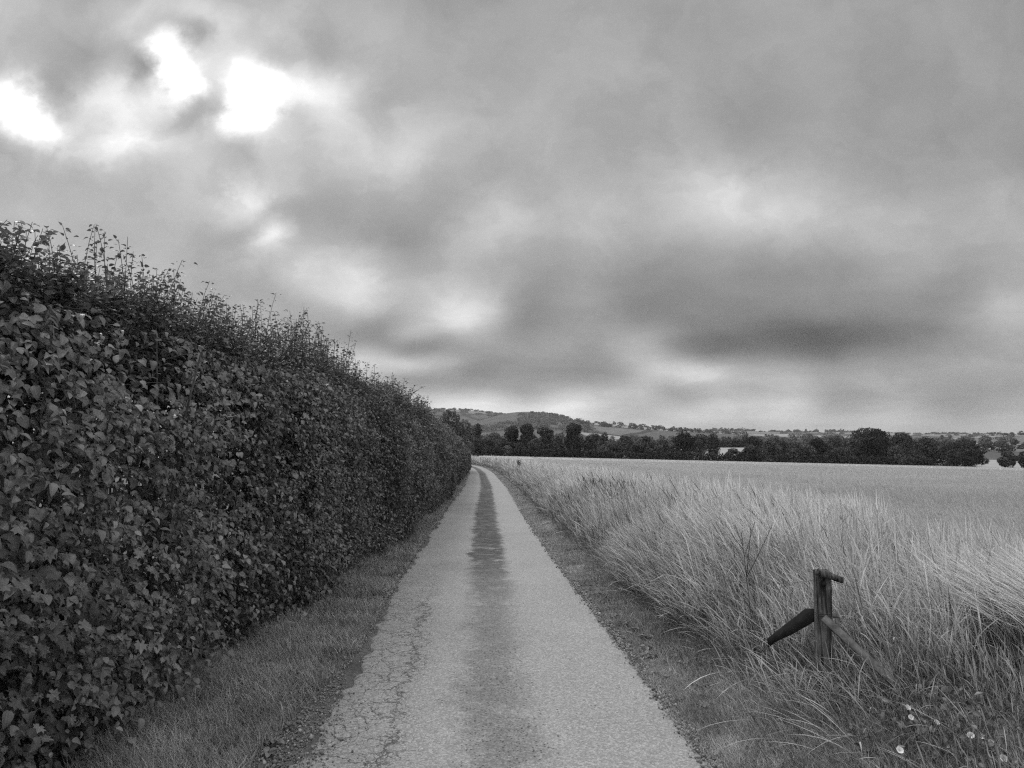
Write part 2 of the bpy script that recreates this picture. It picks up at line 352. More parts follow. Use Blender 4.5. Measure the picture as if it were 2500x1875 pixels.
# ------------------------------------------------------------------ the lane
def asphalt(k):
    uvn = k.new('ShaderNodeUVMap').outputs[0]; u, v, _ = k.sep(uvn)[:3]      # metres across / along
    p = k.comb(u, v, 0.)
    w = k.m('MULTIPLY', k.m('SUBTRACT', k.noise(p, 1.3, 4, .6), .5), .34)
    w2 = k.m('MULTIPLY', k.m('SUBTRACT', k.noise(p, 6., 7, .8), .5), .50)
    uu = k.m('ADD', k.m('ADD', u, w), w2)
    chip = k.noise(p, 95., 4, .7); chip2 = k.noise(p, 38., 3, .7); big = k.noise(p, .8, 4)
    v0 = k.m('MULTIPLY', k.lin(chip, .3, .7, .22, .40), k.lin(big, .3, .7, .92, 1.08))
    v0 = k.m('MULTIPLY', v0, k.lin(chip2, .3, .7, .84, 1.14))
    ag = k.new('ShaderNodeTexVoronoi'); k.put(ag.inputs['Vector'], p); ag.inputs['Scale'].default_value = 85.
    agc = k.sep(ag.outputs['Color'])[1]; v0 = k.m('MULTIPLY', v0, k.lin(k.m('POWER', agc, 1.6), 0, 1, .80, 1.34))
    vor = k.new('ShaderNodeTexVoronoi'); k.put(vor.inputs['Vector'], p); vor.inputs['Scale'].default_value = 44.
    pit = k.smooth(vor.outputs['Distance'], .30, .16)
    rnd = k.sep(vor.outputs['Color'])[0]
    # centre band: bare and wet-dark near by, moss and grit further off
    near = k.smooth(v, 12.5, 7.5)
    cen = k.smooth(k.m('ABSOLUTE', k.m('SUBTRACT', uu, k.smooth(v, 5., 10., -.04, .06))), k.mix(near, .33, .36), k.mix(near, .21, .06))
    cenf = k.m('MULTIPLY', cen, k.mix(near, 1., .70))
    cenf = k.m('MULTIPLY', cenf, k.lin(k.noise(p, 6., 7, .8), .37, .50, .45, 1.), clamp=True)
    cenv = k.m('MULTIPLY', k.lin(k.noise(p, 24., 5, .75), .32, .68, .030, .125), k.lin(k.noise(p, 2.2, 3), .35, .65, .75, 1.3))
    cenv = k.mix(near, cenv, k.m('MULTIPLY', v0, .47))
    gap = k.smooth(k.noise(p, 1.9, 4, .6), .58, .66)      # places where the chippings show through
    cenf = k.m('MULTIPLY', cenf, k.mix(gap, 1., .35))
    val = k.mix(cenf, v0, cenv)
    wear = k.m('ADD', k.m('MULTIPLY', cen, .55), k.m('MULTIPLY', k.smooth(k.noise(p, 1.7, 3), .45, .7), .26))
    pm = k.m('MULTIPLY', pit, k.m('GREATER_THAN', wear, k.m('ADD', rnd, .04)))
    val = k.mix(k.m('MULTIPLY', pm, .85), val, .045)
    # crazed surface along the left edge
    band = k.m('MULTIPLY', k.smooth(uu, -.48, -.68), k.smooth(v, 11.5, 7.))
    wp = k.vm('ADD', p, k.vm('MULTIPLY', k.vm('SUBTRACT', k.noise(p, 5., 5, .65, 0, 'Color'), (.5, .5, .5)), (.22, .22, 0)))
    def crack(scale, wd):
        c = k.new('ShaderNodeTexVoronoi', feature='DISTANCE_TO_EDGE'); k.put(c.inputs['Vector'], wp); c.inputs['Scale'].default_value = scale
        return k.smooth(c.outputs['Distance'], wd, wd * .3)
    brk = k.smooth(k.noise(p, 4., 3), .40, .56)
    cr = k.m('MAXIMUM', crack(4.2, .013), k.m('MULTIPLY', crack(13., .030), brk))
    cr = k.m('MAXIMUM', k.m('MULTIPLY', cr, band), 0.)
    line = k.m('MULTIPLY', k.smooth(k.m('ABSOLUTE', k.m('ADD', k.m('ADD', u, .66), k.m('ADD', k.m('MULTIPLY', w, 1.), w2))), .009, .003), k.smooth(v, 9., 8.))
    cr = k.m('MAXIMUM', cr, k.m('MULTIPLY', line, .9))
    val = k.m('MULTIPLY', val, k.mix(k.m('MULTIPLY', cr, .8), 1., .22))
    # grit washed onto both edges
    edge = k.smooth(k.m('ABSOLUTE', k.m('ADD', u, w2)), .93, 1.07)
    val = k.mix(k.m('MULTIPLY', edge, .55), val, k.lin(k.noise(p, 60, 4, .8), .3, .7, .08, .42))
    h = k.m('ADD', k.m('MULTIPLY', chip, .6), k.m('MULTIPLY', chip2, .6))
    h = k.m('SUBTRACT', h, k.m('ADD', k.m('MULTIPLY', cr, 1.2), k.m('MULTIPLY', pm, .8)))
    return bsdf(k, val, .85, .25, h, .75, .012)
M_road = material('worn_chip_seal', asphalt)
ry = np.concatenate([np.arange(1.0, 14, .02), np.arange(14, 40, .06), np.arange(40, 150, .3)])
cols = np.array([-1.0, -.985, -.97, -.8, -.6, -.4, -.2, 0, .2, .4, .6, .8, .97, .985, 1.0])
RU, RY = np.meshgrid(cols, ry, indexing='ij')
jl = fbm(ry * 0, ry, 1.8, 3) * .10 + fbm(ry * 0, ry, 14., 4) * .05
jr = fbm(ry * 0, ry, 1.6, 5) * .08 + fbm(ry * 0, ry, 14., 6) * .05
jl = jl - .05 * np.exp(-((ry - 4.2) / 1.2) ** 2)
jit = np.where(RU < 0, jl[None] * np.abs(RU), jr[None] * np.abs(RU))
off = RU * half(RY) + np.sign(RU) * np.where(RU < 0, -jit, jit) * 1.
rx = xc(RY) + off
rz = gz(rx, RY) + .018 + .012 * (1 - RU ** 2)
rz = np.where(np.abs(RU) > .999, rz - .045, rz)
o = mesh('road', np.stack([rx, RY, rz], -1), grid_faces(len(cols), len(ry))[:, ::-1], M_road, smooth=True,
         uv=np.stack([off, RY], -1).reshape(-1, 2))
tag(o, kind='structure')

# ------------------------------------------------------------------ sampling helpers
def sampY(n, a, b, p):
    "distances with density ~ Y^-p"
    t = rng.uniform(0, 1, n)
    if abs(p - 1) < 1e-6: return a * (b / a) ** t
    q = 1 - p; return (a ** q + t * (b ** q - a ** q)) ** (1 / q)
def onground(x, Y, dz=0.): return np.stack([x, Y, gz(x, Y) + dz], -1)

# ------------------------------------------------------------------ chippings on the shoulders
def rock(n=1):
    v = np.array([(-1, 0, 0), (1, 0, 0), (0, -1, 0), (0, 1, 0), (0, 0, -.7), (0, 0, .7), (.6, .6, .35), (-.6, .55, .3), (.55, -.6, -.3)], float)
    f = np.array([(5, 1, 6), (5, 6, 3), (5, 3, 7), (5, 7, 0), (5, 0, 2), (5, 2, 1), (4, 3, 1), (1, 3, 6), (4, 0, 3), (0, 7, 3), (4, 2, 0), (4, 8, 2), (4, 1, 8), (8, 1, 2)])
    return v, f
def gravel():
    rv, rf = rock(); P = []; S = []
    n = 26000; Y = sampY(n, 2.6, 22, 1.3); s = rng.normal(0, 1, n)
    left = rng.uniform(0, 1, n) < .74
    wl = np.interp(Y, [2.5, 4.5, 5.6, 7, 22], [.30, .24, .10, .05, .04])
    offl = -1.12 - np.interp(Y, [2.5, 5, 7], [.26, .17, .03]) - s * wl * .75
    offr = 1.07 + s * .035
    off = np.where(left, offl, offr); x = xc(Y) + off
    sz = rng.lognormal(-5.15, .45, n) * np.clip(Y / 6, 1, 2.2); sz = np.clip(sz, .003, .02)
    P = onground(x, Y, .004) + np.array([0, 0, 1.]) * (sz * .35)[:, None] + np.array([0, 0, .02]) * (np.abs(off) < 1.12)[:, None]
    M = frames(rng.normal(0, 1, (n, 3)), rng.normal(0, 1, (n, 3)))
    S3 = sz[:, None] * rng.uniform(.6, 1.2, (n, 3))
    V, F = inst(rv, rf, M, S3, P)
    o = mesh('gravel', V, F, M_stone, tone=np.repeat(rng.beta(1.6, 2.6, n), len(rv)))
    tag(o, 'loose grey chippings along both edges of the lane', kind='stuff')
gravel()

# ------------------------------------------------------------------ leaf shapes
def leaf_ovate(L=1., W=.62, droop=.30, fold=.12, st=5):
    V = []; U = []
    for i in range(st + 1):
        t = i / st; hw = W * .5 * (math.sin(math.pi * min(1, t ** .82)) ** .8 if 0 < t < 1 else .0) + (.01 if t == 0 else 0)
        for s in (-1, 0, 1):
            V.append((s * hw, t * L, -droop * t * t + fold * abs(s) * (hw / (W * .5 + 1e-6)) - .05 * math.sin(t * 9) * abs(s) * .5)); U.append((s * .5 + .5, t))
    F = []
    for i in range(st):
        a = 3 * i; F += [(a, a + 1, a + 4, a + 3), (a + 1, a + 2, a + 5, a + 4)]
    return np.array(V), tri(np.array(F)), np.array(U)
def leaf_maple():
    A = [(-.12, .0), (-.38, .12), (-.30, .30), (-.62, .42), (-.42, .56), (-.50, .82), (-.22, .72), (0, 1.05), (.22, .72), (.50, .82), (.42, .56), (.62, .42), (.30, .30), (.38, .12), (.12, .0)]
    V = [(0, .35, 0)] + [(x * .95, y, .10 * abs(x) - .22 * y * y + .03 * math.sin(i * 2.3)) for i, (x, y) in enumerate(A)]
    F = [(0, i + 1, i) for i in range(1, len(A))]
    V = np.array(V); return V, np.array(F), np.stack([V[:, 0] * .8 + .5, V[:, 1]], 1)
def leaf_small():
    V = np.array([(0, 0, 0), (-.30, .35, .07), (0, .45, -.03), (.30, .35, .07), (-.20, .8, .0), (.20, .8, .0), (0, 1., -.2)])
    F = np.array([(0, 2, 1), (0, 3, 2), (1, 2, 4), (2, 3, 5), (2, 6, 4), (2, 5, 6)]); return V, F, np.stack([V[:, 0] + .5, V[:, 1]], 1)
LO, LM, LS = leaf_ovate(), leaf_maple(), leaf_small()
LR = leaf_ovate(1., .70, .38, .16, 6)
# ------------------------------------------------------------------ hedge beside the lane
HY = [-4, 3, 8, 13, 20, 27, 36, 50, 66, 72, 80, 90, 100, 115]
HX = [-2.1, -2.1, -2.05, -2.02, -2.08, -2.28, -2.72, -3.3, -3.95, -4.5, -5.8, -8.3, -12., -22.]
def hedge_x(Y): return np.interp(Y, HY, HX)
def prof_out(zr):
    return np.interp(zr, [0, .12, .35, .8, 1.3, 1.8, 2.3, 2.6, 2.8, 3.2], [-.10, -.04, .05, .13, .16, .10, -.10, -.34, -.60, -.8])
def hedge_h(Y): return np.interp(Y, [3, 5, 10, 20], [2.38, 2.40, 2.46, 2.56]) + .14 * fbm(Y * 0, Y, .5, 9) + .09 * fbm(Y * 0, Y, 2., 12)
def face(Y, zr): return hedge_x(Y) + prof_out(zr) + .30 * fbm(Y, zr, .5, 21, 3) + .13 * fbm(Y, zr, 2.2, 22, 2)
def spread(P, outdir, size, kind, tone, loose=.5, down=.7):
    n = len(P); nz = rng.normal(0, 1, (n, 3))
    N = outdir * .75 + np.array([0, 0, .55]) + nz * loose
    T = np.array([0, 0, -down]) + outdir * .35 + rng.normal(0, .55, (n, 3))
    M = frames(N, T); tv, tf, tu = kind
    S3 = np.stack([size * rng.uniform(.8, 1.15, n), size, size * rng.uniform(.4, 1.8, n)], 1)
    V, F = inst(tv, tf, M, S3, P)
    return V, F, np.repeat(tone, len(tv)), np.tile(tu, (n, 1))
def hedge():
    root = thing('hedge', (-2.7, 20, -.2), 'tall leafy hedge with wispy shoots on top, running along the left of the lane', 'hedge')
    near, small = [], []
    out = lambda n: np.tile([1., -.12, 0.], (n, 1))
    # -- sprays of paired leaves near the viewer
    def sprays(n, ya, yb, p, za, zb, lsz, nl, kinds, depth, tgt, sw=1.):
        Y = sampY(n, ya, yb, p); zr = rng.uniform(za, zb, n)
        kp = rng.uniform(0, 1, n) < np.clip(.62 + 1.1 * fbm(Y, zr, 1.5, 35, 3), .06, 1); Y, zr = Y[kp], zr[kp]; n = len(Y)
        dep = depth * rng.beta(1.2, 2.4, n)
        L = rng.uniform(.22, .55, n)
        start = np.stack([face(Y, zr) - dep - L * .35, Y, zr + gz(hedge_x(Y), Y)], -1)
        d0 = nrm(np.stack([rng.uniform(.5, 1.1, n), rng.normal(0, .75, n), rng.uniform(-.1, .9, n)], -1))
        for j in range(nl):
            t = (j + .6) / nl
            pos = start + d0 * (L * t)[:, None] + np.array([0, 0, -1]) * (L * .45 * t * t)[:, None]
            for s in (-1, 1):
                q = pos + np.stack([rng.normal(0, .01, n), s * .012 + rng.normal(0, .012, n), rng.normal(0, .01, n)], -1)
                size = lsz * rng.uniform(.45, 1.35, n) * (1 - .25 * t)
                side = nrm(np.cross(d0, [0, 0, 1.])) * s
                N = np.array([.55, -.15, .75]) + rng.normal(0, .33, (n, 3)); T = d0 * .5 + side * .55 + np.array([0, 0, -.75]) + rng.normal(0, .25, (n, 3))
                M = frames(N, T)
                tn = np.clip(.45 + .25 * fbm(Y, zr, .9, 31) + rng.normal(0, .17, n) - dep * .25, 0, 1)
                kd = (fbm(Y, zr, .8, 41, 2) + rng.normal(0, .22, n)) > .95
                for kk, msk in ((kinds[0], ~kd), (kinds[1], kd)):
                    if msk.sum() == 0: continue
                    tv, tf, tu = kk; m = msk.sum(); sc = size[msk] * (1.12 if kk is LM else 1.)
                    S3 = np.stack([sc * rng.uniform(.8, 1.1, m), sc, sc * rng.uniform(.4, 1.6, m)], 1)
                    V, F = inst(tv, tf, M[msk], S3, q[msk])
                    tgt.append((V, F, np.repeat(np.clip(tn[msk] + (.08 if kk is LM else 0), 0, 1), len(tv)), np.tile(tu, (m, 1))))
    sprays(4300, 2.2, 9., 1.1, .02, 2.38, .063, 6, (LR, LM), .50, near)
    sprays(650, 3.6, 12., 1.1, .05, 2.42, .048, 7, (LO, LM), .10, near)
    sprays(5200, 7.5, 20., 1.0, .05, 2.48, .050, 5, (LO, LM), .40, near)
    # -- inner leaf mass so that the depth is dark and closed
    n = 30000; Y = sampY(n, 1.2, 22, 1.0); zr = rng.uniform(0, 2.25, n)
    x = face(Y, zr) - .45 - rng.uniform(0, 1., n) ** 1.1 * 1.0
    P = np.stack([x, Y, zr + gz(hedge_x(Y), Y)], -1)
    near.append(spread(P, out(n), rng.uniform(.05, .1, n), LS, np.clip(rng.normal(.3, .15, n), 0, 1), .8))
    # -- smaller leaves further along
    n = 190000; Y = sampY(n, 6.5, 106, 1.15); zr = rng.uniform(0, 1, n) ** .9 * (hedge_h(Y) + .02)
    dep = rng.beta(1., 2.2, n) * .75
    x = face(Y, zr) - dep + .03; P = np.stack([x, Y, zr + gz(hedge_x(Y), Y)], -1)
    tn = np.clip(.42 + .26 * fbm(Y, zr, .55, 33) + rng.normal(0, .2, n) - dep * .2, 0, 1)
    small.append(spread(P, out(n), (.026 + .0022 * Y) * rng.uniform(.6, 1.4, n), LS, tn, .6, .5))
    # -- top surface
    n = 60000; Y = sampY(n, 2.4, 106, 1.15); back = rng.uniform(0, 1.15, n)
    hz = hedge_h(Y); P = np.stack([hedge_x(Y) - .30 - back, Y, hz + gz(hedge_x(Y), Y) - rng.exponential(.16, n) + .05 * fbm(Y, back, 2., 8)], -1)
    small.append(spread(P, out(n) * .3, (.030 + .0021 * Y) * rng.uniform(.6, 1.4, n), LS, np.clip(rng.normal(.5, .2, n), 0, 1), .7, .35))
    # -- shoots standing above the clipped top
    n = 3000; Y = sampY(n, 3.2, 95, 1.15)
    Ls = (.16 + np.interp(Y, [4, 12, 25, 60], [.50, .62, .62, .5]) * rng.beta(1.1, 2.3, n) * np.clip(.9 + 1.5 * fbm(Y * 0, Y, .8, 15, 2), .25, 2)) * (1 + .45 * fbm(Y * 0, Y, .9, 14))
    Y[:9] = np.array([4.75, 4.82, 4.95, 5.05, 5.2, 5.3, 5.38, 6.2, 7.1]); Ls[:9] = [.68, .60, .70, .66, .64, .72, .66, .62, .64]
    Y[9:16] = [3.95, 4.0, 4.1, 4.3, 4.45, 4.15, 3.85]; Ls[9:16] = [.50, .54, .44, .50, .42, .46, .52]
    Ls = np.minimum(Ls, np.interp(Y, [3.3, 4.5, 4.9, 6., 9.], [.38, .46, .72, .70, .9]))
    bx = hedge_x(Y) - .35 - rng.uniform(0, .55, n); bx[:16] = hedge_x(Y[:16]) - rng.uniform(.42, .62, 16)
    tot = Ls + .35
    az = rng.uniform(0, 2 * np.pi, n); ln = rng.uniform(0, .28, n); bend = rng.normal(0, .35, n)
    base = np.stack([bx, Y, hedge_h(Y) + gz(hedge_x(Y), Y) - .32], -1)
    stems = []
    segs = 9; p = base.copy(); pts = [p.copy()]
    for i in range(segs):
        th = ln + bend * (i / segs) ** 2
        d = np.stack([np.cos(az) * np.sin(th), np.sin(az) * np.sin(th), np.cos(th)], -1)
        p = p + d * (tot / segs)[:, None]; pts.append(p.copy())
    pts = np.stack(pts, 1)
    for i in np.where(Y < 22)[0]:
        stems.append(tube(pts[i], np.linspace(.0035, .0012, segs + 1) * (1 + Y[i] / 14), 4))
    for i in range(1, segs + 1):
        for rep in range(7):
            keep = rng.uniform(0, 1, n) < np.where(Y > 30, .8, .9)
            t = rng.uniform(0, 1, n)[:, None]; q = pts[:, i - 1] * (1 - t) + pts[:, i] * t; q = q[keep]; m = len(q); Yk = Y[keep]
            aa = rng.uniform(0, 2 * np.pi, m); od = np.stack([np.cos(aa), np.sin(aa), 0 * aa], -1)
            big = (Yk < 4.5)
            sz = np.where(big | ((Yk < 9) & (i <= 4) & (rng.uniform(0, 1, m) < .45)), .060, .040 + .0020 * Yk) * rng.uniform(.6, 1.3, m) * (1.1 - .05 * i)
            N = np.array([0, 0, .9]) - od * .3 + rng.normal(0, .35, (m, 3)); T = od + np.array([0, 0, .1]) + rng.normal(0, .2, (m, 3))
            q = q + od * np.where(rng.uniform(0, 1, m) < .45, rng.uniform(.02, .08, m), .010)[:, None]
            for kk, msk in ((LO, Yk < 9), (LS, Yk >= 9)):
                if msk.sum() == 0: continue
                V, F = inst(kk[0], kk[1], frames(N, T)[msk], sz[msk], q[msk])
                (near if kk is LO else small).append((V, F, np.repeat(np.clip(rng.normal(.45, .2, msk.sum()), 0, 1), len(kk[0])), np.tile(kk[2], (msk.sum(), 1))))
    V, F, T, U = join(near); mesh('foliage', V, F, M_leaf, root, True, uv=U, tone=T)
    V, F, T, U = join(small); mesh('foliage', V, F, M_leaf_far, root, False, uv=U, tone=T)
    # -- stems inside and the thin leading shoots
    st = []
    for i in range(240):
        Y0 = float(sampY(1, 2.3, 60, 1.1)[0]); x0 = float(hedge_x(Y0)) - rng.uniform(.35, 1.1); z0 = float(gz(x0, Y0)) - .05
        a = rng.uniform(0, 6.28); l = rng.uniform(1.8, 2.5); w = rng.uniform(.05, .4)
        tt = np.linspace(0, 1, 7)[:, None]
        pp = np.array([x0, Y0, z0]) + tt * np.array([math.cos(a) * w, math.sin(a) * w * 1.6, l]) + .04 * rng.normal(0, 1, (7, 3)) * tt
        st.append(tube(pp, np.linspace(.016, .006, 7), 5))
    for i in range(150):     # side twigs poking through the face
        Y0 = float(sampY(1, 2.3, 14, 1.1)[0]); zr = rng.uniform(.2, 2.5); x0 = float(face(np.array(Y0), np.array(zr)))
        tt = np.linspace(0, 1, 6)[:, None]; l = rng.uniform(.3, .6)
        pp = np.array([x0 - .4, Y0, zr]) + tt * np.array([.42, rng.normal(0, .3), rng.uniform(.0, .35)]) - tt ** 2 * np.array([0, 0, .12])
        st.append(tube(pp, np.linspace(.005, .0018, 6), 4))
    st += stems
    V, F, T, U = join([(a, b, np.zeros(len(a))) for a, b in st]); mesh('stems', V, F, M_bark, root)
hedge()

# ------------------------------------------------------------------ short verge grass
def short_grass():
    parts = []
    def strip(n, ya, yb, p, lo, hi, h0, w0, tone0, lean=1.):
        Y = sampY(n, ya, yb, p); t = rng.uniform(0, 1, n)
        a, b = lo(Y), hi(Y); off = a + (b - a) * t; x = xc(Y) + off
        pat = fbm(x, Y, 1.6, 51); keep = rng.uniform(0, 1, n) < np.clip(.75 + .5 * pat, .12, 1) * np.clip(1 - 0 * Y, 0, 1)
        edge = np.minimum(t, 1 - t) if False else t
        Y, x, pat, t = Y[keep], x[keep], pat[keep], t[keep]; m = len(Y)
        h = h0(t, Y) * rng.uniform(.45, 1.3, m) * (1 + .5 * pat)
        w = (.0026 + .00060 * Y) * rng.uniform(.6, 1.4, m) * w0
        az = np.where(rng.uniform(0, 1, m) < .65, np.pi + rng.normal(0, .9, m), rng.uniform(0, 6.28, m)) + 1.2 * fbm(x, Y, 1.1, 55)
        tn = np.clip(tone0 + .20 * pat + .12 * fbm(x, Y, 7., 58, 2) + rng.normal(0, .16, m) + (rng.uniform(0, 1, m) < .08) * .35, 0, 1)
        parts.append(ribbons(onground(x, Y, -.005), h, az, rng.uniform(.1, .7, m) * lean, rng.uniform(.3, 1.3, m) * lean, w, 3, tone=tn))
    lo = lambda Y: hedge_x(Y) - xc(Y) - .12
    sh = lambda Y: np.interp(Y, [2, 4, 5.4, 6.5, 120], [-1.48, -1.38, -1.2, -1.09, -1.06])
    strip(80000, 2.2, 12, 1.15, lo, sh, lambda t, Y: .15 - .05 * t, 1., .40)
    strip(80000, 9, 75, 1.25, lo, sh, lambda t, Y: .13 - .045 * t, 1., .40)
    lo = lambda Y: 1.03 + .05 * fbm(Y * 0, Y, 2.2, 57); hi = lambda Y: 2.05 + 0 * Y
    strip(95000, 2.2, 12, 1.15, lo, hi, lambda t, Y: .05 + .10 * t, 1., .46)
    strip(100000, 9, 115, 1.2, lo, hi, lambda t, Y: .05 + .09 * t, 1., .50)
    # scattered low tufts in the middle of the lane
    n = 60; cyy = sampY(n, 9, 70, 1.1)
    for c in cyy:
        m = 60; Y = c + rng.normal(0, .25, m); x = xc(Y) + rng.normal(0.02, .13, m)
        parts.append(ribbons(onground(x, Y, .025), rng.uniform(.008, .03, m), rng.uniform(0, 6.28, m), rng.uniform(.2, .9, m), .5, .002 + .0006 * Y, 2, tone=np.clip(rng.normal(.3, .1, m), 0, 1)))
    V, F, T, U = join(parts)
    tag(mesh('grass', V, F, M_grass, uv=U, tone=T), 'short ragged verge grass on both sides of the lane', kind='stuff')
short_grass()
def verge_weeds():
    parts = []
    for lo, hi, ya, yb, n in ((-2.0, -1.25, 3.4, 16, 150), (1.15, 1.9, 3.4, 18, 170)):
        Y = sampY(n, ya, yb, 1.1); x = xc(Y) + rng.uniform(lo, hi, n)
        for i in range(n):
            m = int(rng.integers(5, 9)); a = rng.uniform(0, 6.28) + np.arange(m) * 6.28 / m + rng.normal(0, .2, m); d = np.stack([np.cos(a), np.sin(a), 0 * a], -1)
            P = onground(np.full(m, x[i]), np.full(m, Y[i]), .025) + d * .008
            V, F = inst(LO[0], LO[1], frames(np.array([0, 0, 1.]) - d * .35 + rng.normal(0, .15, (m, 3)), d + [0, 0, .35]), rng.uniform(.03, .065, m), P)
            parts.append((V, F, np.repeat(np.clip(rng.normal(.45, .15, m), 0, 1), len(LO[0])), np.tile(LO[2], (m, 1))))
    V, F, T, U = join(parts)
    tag(mesh('ground_cover', V, F, M_leaf, None, True, uv=U, tone=T), 'low broad-leaved weeds scattered through the verge grass', kind='stuff')
verge_weeds()

# ------------------------------------------------------------------ tall seeding grass along the field edge
def low_zone(x, Y):
    "height factor: only low weeds at the foot of the broken post and in front of it"
    a = np.clip((Y + .25 * fbm(x, Y, .9, 60) - 4.1) / 1.7, 0, 1)
    post = 1 - .52 * np.exp(-(((x - 2.0) / .55) ** 2 + ((Y - 4.75) / .9) ** 2))
    return (.30 + .70 * a * a * (3 - 2 * a)) * np.where(Y < 7, post, 1)
def tall_grass():
    parts = []
    LEFT = np.pi
    HEAD = [1, .8, .7, .6, .55, .5, 1.7, 2.6, 2.0, .3]
    def stems(n, ya, yb, p, olo, ohi, segs, wm=1.):
        Y = sampY(n, ya, yb, p); t = rng.beta(1.25, 1.0, n); off = olo + (ohi - olo) * t
        x = xc(Y) + off + (.28 * fbm(Y, Y * 0, .7, 61) + .12 * fbm(Y, Y * 0, 3., 67)) * np.clip((off - 1.2) * .8, 0, 1); pat = fbm(x, Y, 1.1, 62); pat2 = fbm(x, Y, .35, 63); pat3 = fbm(x, Y, 3., 64, 2)
        lz = low_zone(x, Y)
        h = np.interp(off, [1.45, 1.85, 2.5, 3.4, 4.4], [.28, .66, .98, 1.06, .98]) * rng.uniform(.55, 1.15, n) * (1 + .20 * pat) * lz
        wind = .44 + .30 * pat2 + .22 * pat
        az = LEFT - .15 + rng.normal(0, .7, n) + .7 * pat2 + .9 * pat3
        w = (.0009 + .00037 * Y) * rng.uniform(.5, 1.4, n) * wm
        top = np.interp(off, [1.6, 2.2, 3.0], [.30, .50, .70])
        tn = np.clip(top + .26 * pat + .14 * pat3 + rng.normal(0, .22, n) - .22 * (lz < .6), .03, 1)
        th0 = np.clip(wind * .45 + rng.normal(0, .30, n), -.5, 1.0); th1 = np.clip(wind * 1.2 + rng.normal(0, .45, n), 0, 2.1)
        keep = rng.uniform(0, 1, n) < np.clip(.70 + .8 * pat3 + .4 * pat, .08, 1) * np.where(lz < .6, .7, 1)
        prof = HEAD[:segs + 1] if segs >= 9 else [1, .8, .7, .65, .6, 1.7, 2.1, .3] if segs == 7 else [1.1, .8, .8, 1.8, .3]
        return ribbons(onground(x, Y)[keep], h[keep], az[keep], th0[keep], th1[keep], w[keep], segs, prof=prof, tone=tn[keep], power=2.4)
    parts.append(stems(74000, 2.6, 10, 1.0, 1.6, 4.8, 9))
    parts.append(stems(84000, 7, 30, 1.1, 1.55, 4.8, 7))
    parts.append(stems(44000, 20, 125, 1.2, 1.5, 4.4, 4, 1.15))
    def blades(n, ya, yb, p, olo, ohi, h0, tone0, w0=1.):
        Y = sampY(n, ya, yb, p); off = rng.uniform(olo, ohi, n); x = xc(Y) + off; pat = fbm(x, Y, 1.1, 65); lz = low_zone(x, Y)
        hb = np.interp(off, [1.6, 2.2, 3.0], [.45, .85, 1.]) * h0 * rng.uniform(.4, 1.2, n) * (1 + .2 * pat) * (.45 + .55 * lz)
        parts.append(ribbons(onground(x, Y), hb, LEFT + rng.normal(0, 1.5, n), rng.uniform(.0, .7, n), rng.uniform(.3, 2.3, n), (.0022 + .00045 * Y) * w0 * rng.uniform(.6, 1.4, n), 5,
                             tone=np.clip(tone0 + .12 * pat + rng.normal(0, .13, n), .02, 1)))
    blades(46000, 2.5, 12, 1.0, 1.6, 4.8, .50, .20)
    blades(46000, 9, 115, 1.15, 1.5, 4.4, .55, .24)
    n = 40000; Y = sampY(n, 2.4, 7.5, .6); off = rng.uniform(1.35, 4.4, n); x = xc(Y) + off; pt = fbm(x, Y, 2.4, 68)
    k = rng.uniform(0, 1, n) < np.clip(.55 + .9 * pt, .1, 1) * np.clip((off - 1.2) / .8, .15, 1); n = k.sum(); Y, x, pt = Y[k], x[k], pt[k]
    parts.append(ribbons(onground(x, Y), rng.uniform(.07, .34, n) * (1 + .4 * pt), rng.uniform(0, 6.28, n), rng.uniform(0, .8, n), rng.uniform(.4, 2.4, n), 0.0036 * rng.uniform(.5, 1.5, n), 6,
                         tone=np.clip(.17 + .1 * pt + rng.normal(0, .13, n), .02, 1)))
    n = 620; Y = rng.uniform(4.3, 4.85, n); x = rng.uniform(1.35, 2.35, n)          # sparse stalks veiling the foot of the post
    parts.append(ribbons(onground(x, Y), rng.uniform(.18, .52, n), LEFT + rng.normal(0, 1., n), rng.uniform(0, .6, n), rng.uniform(.1, 1.5, n), .0021 * rng.uniform(.6, 1.3, n), 9,
                         prof=HEAD, tone=np.clip(rng.normal(.38, .18, n), .02, 1)))
    # dark seed heads of a coarser grass among the pale ones
    n = 900; Y = sampY(n, 6.2, 26, 1.); off = rng.uniform(2.6, 5.4, n); x = xc(Y) + off
    keep = (fbm(x, Y, .5, 66) > .0); Y, x = Y[keep], x[keep]; m = len(Y)
    parts.append(ribbons(onground(x, Y), rng.uniform(.95, 1.25, m), LEFT + rng.normal(0, .4, m), rng.uniform(.1, .35, m), rng.uniform(.2, .9, m), .006 + .0006 * Y, 9,
                         prof=[.4, .4, .35, .35, .3, .3, 1.3, 1.6, 1.2, .2], tone=np.clip(rng.normal(.1, .04, m), 0, 1), power=2.))
    # a swathe of heavy pale heads bent right over by the wind
    n = 3000; x = rng.normal(4.1, .30, n); Y = rng.normal(5.35, .28, n)
    parts.append(ribbons(onground(x, Y), rng.uniform(.95, 1.3, n), LEFT + rng.normal(0, .13, n), rng.uniform(.35, .6, n), rng.uniform(.55, 1.2, n), .0030 * rng.uniform(.7, 1.3, n), 9,
                         prof=HEAD, tone=np.clip(rng.normal(.80, .18, n), 0, 1), power=1.6))
    # long single stalks that fall across the mown strip
    n = 520; Y = sampY(n, 3.4, 24, 1.1); x = xc(Y) + rng.uniform(1.7, 2.4, n)
    parts.append(ribbons(onground(x, Y), rng.uniform(.35, .8, n), LEFT + rng.normal(0, .7, n), rng.uniform(.4, 1.2, n), rng.uniform(.2, 1.1, n), .0014 + .0004 * Y, 9,
                         prof=HEAD, tone=np.clip(rng.normal(.55, .18, n), 0, 1)))
    V, F, T, U = join(parts)
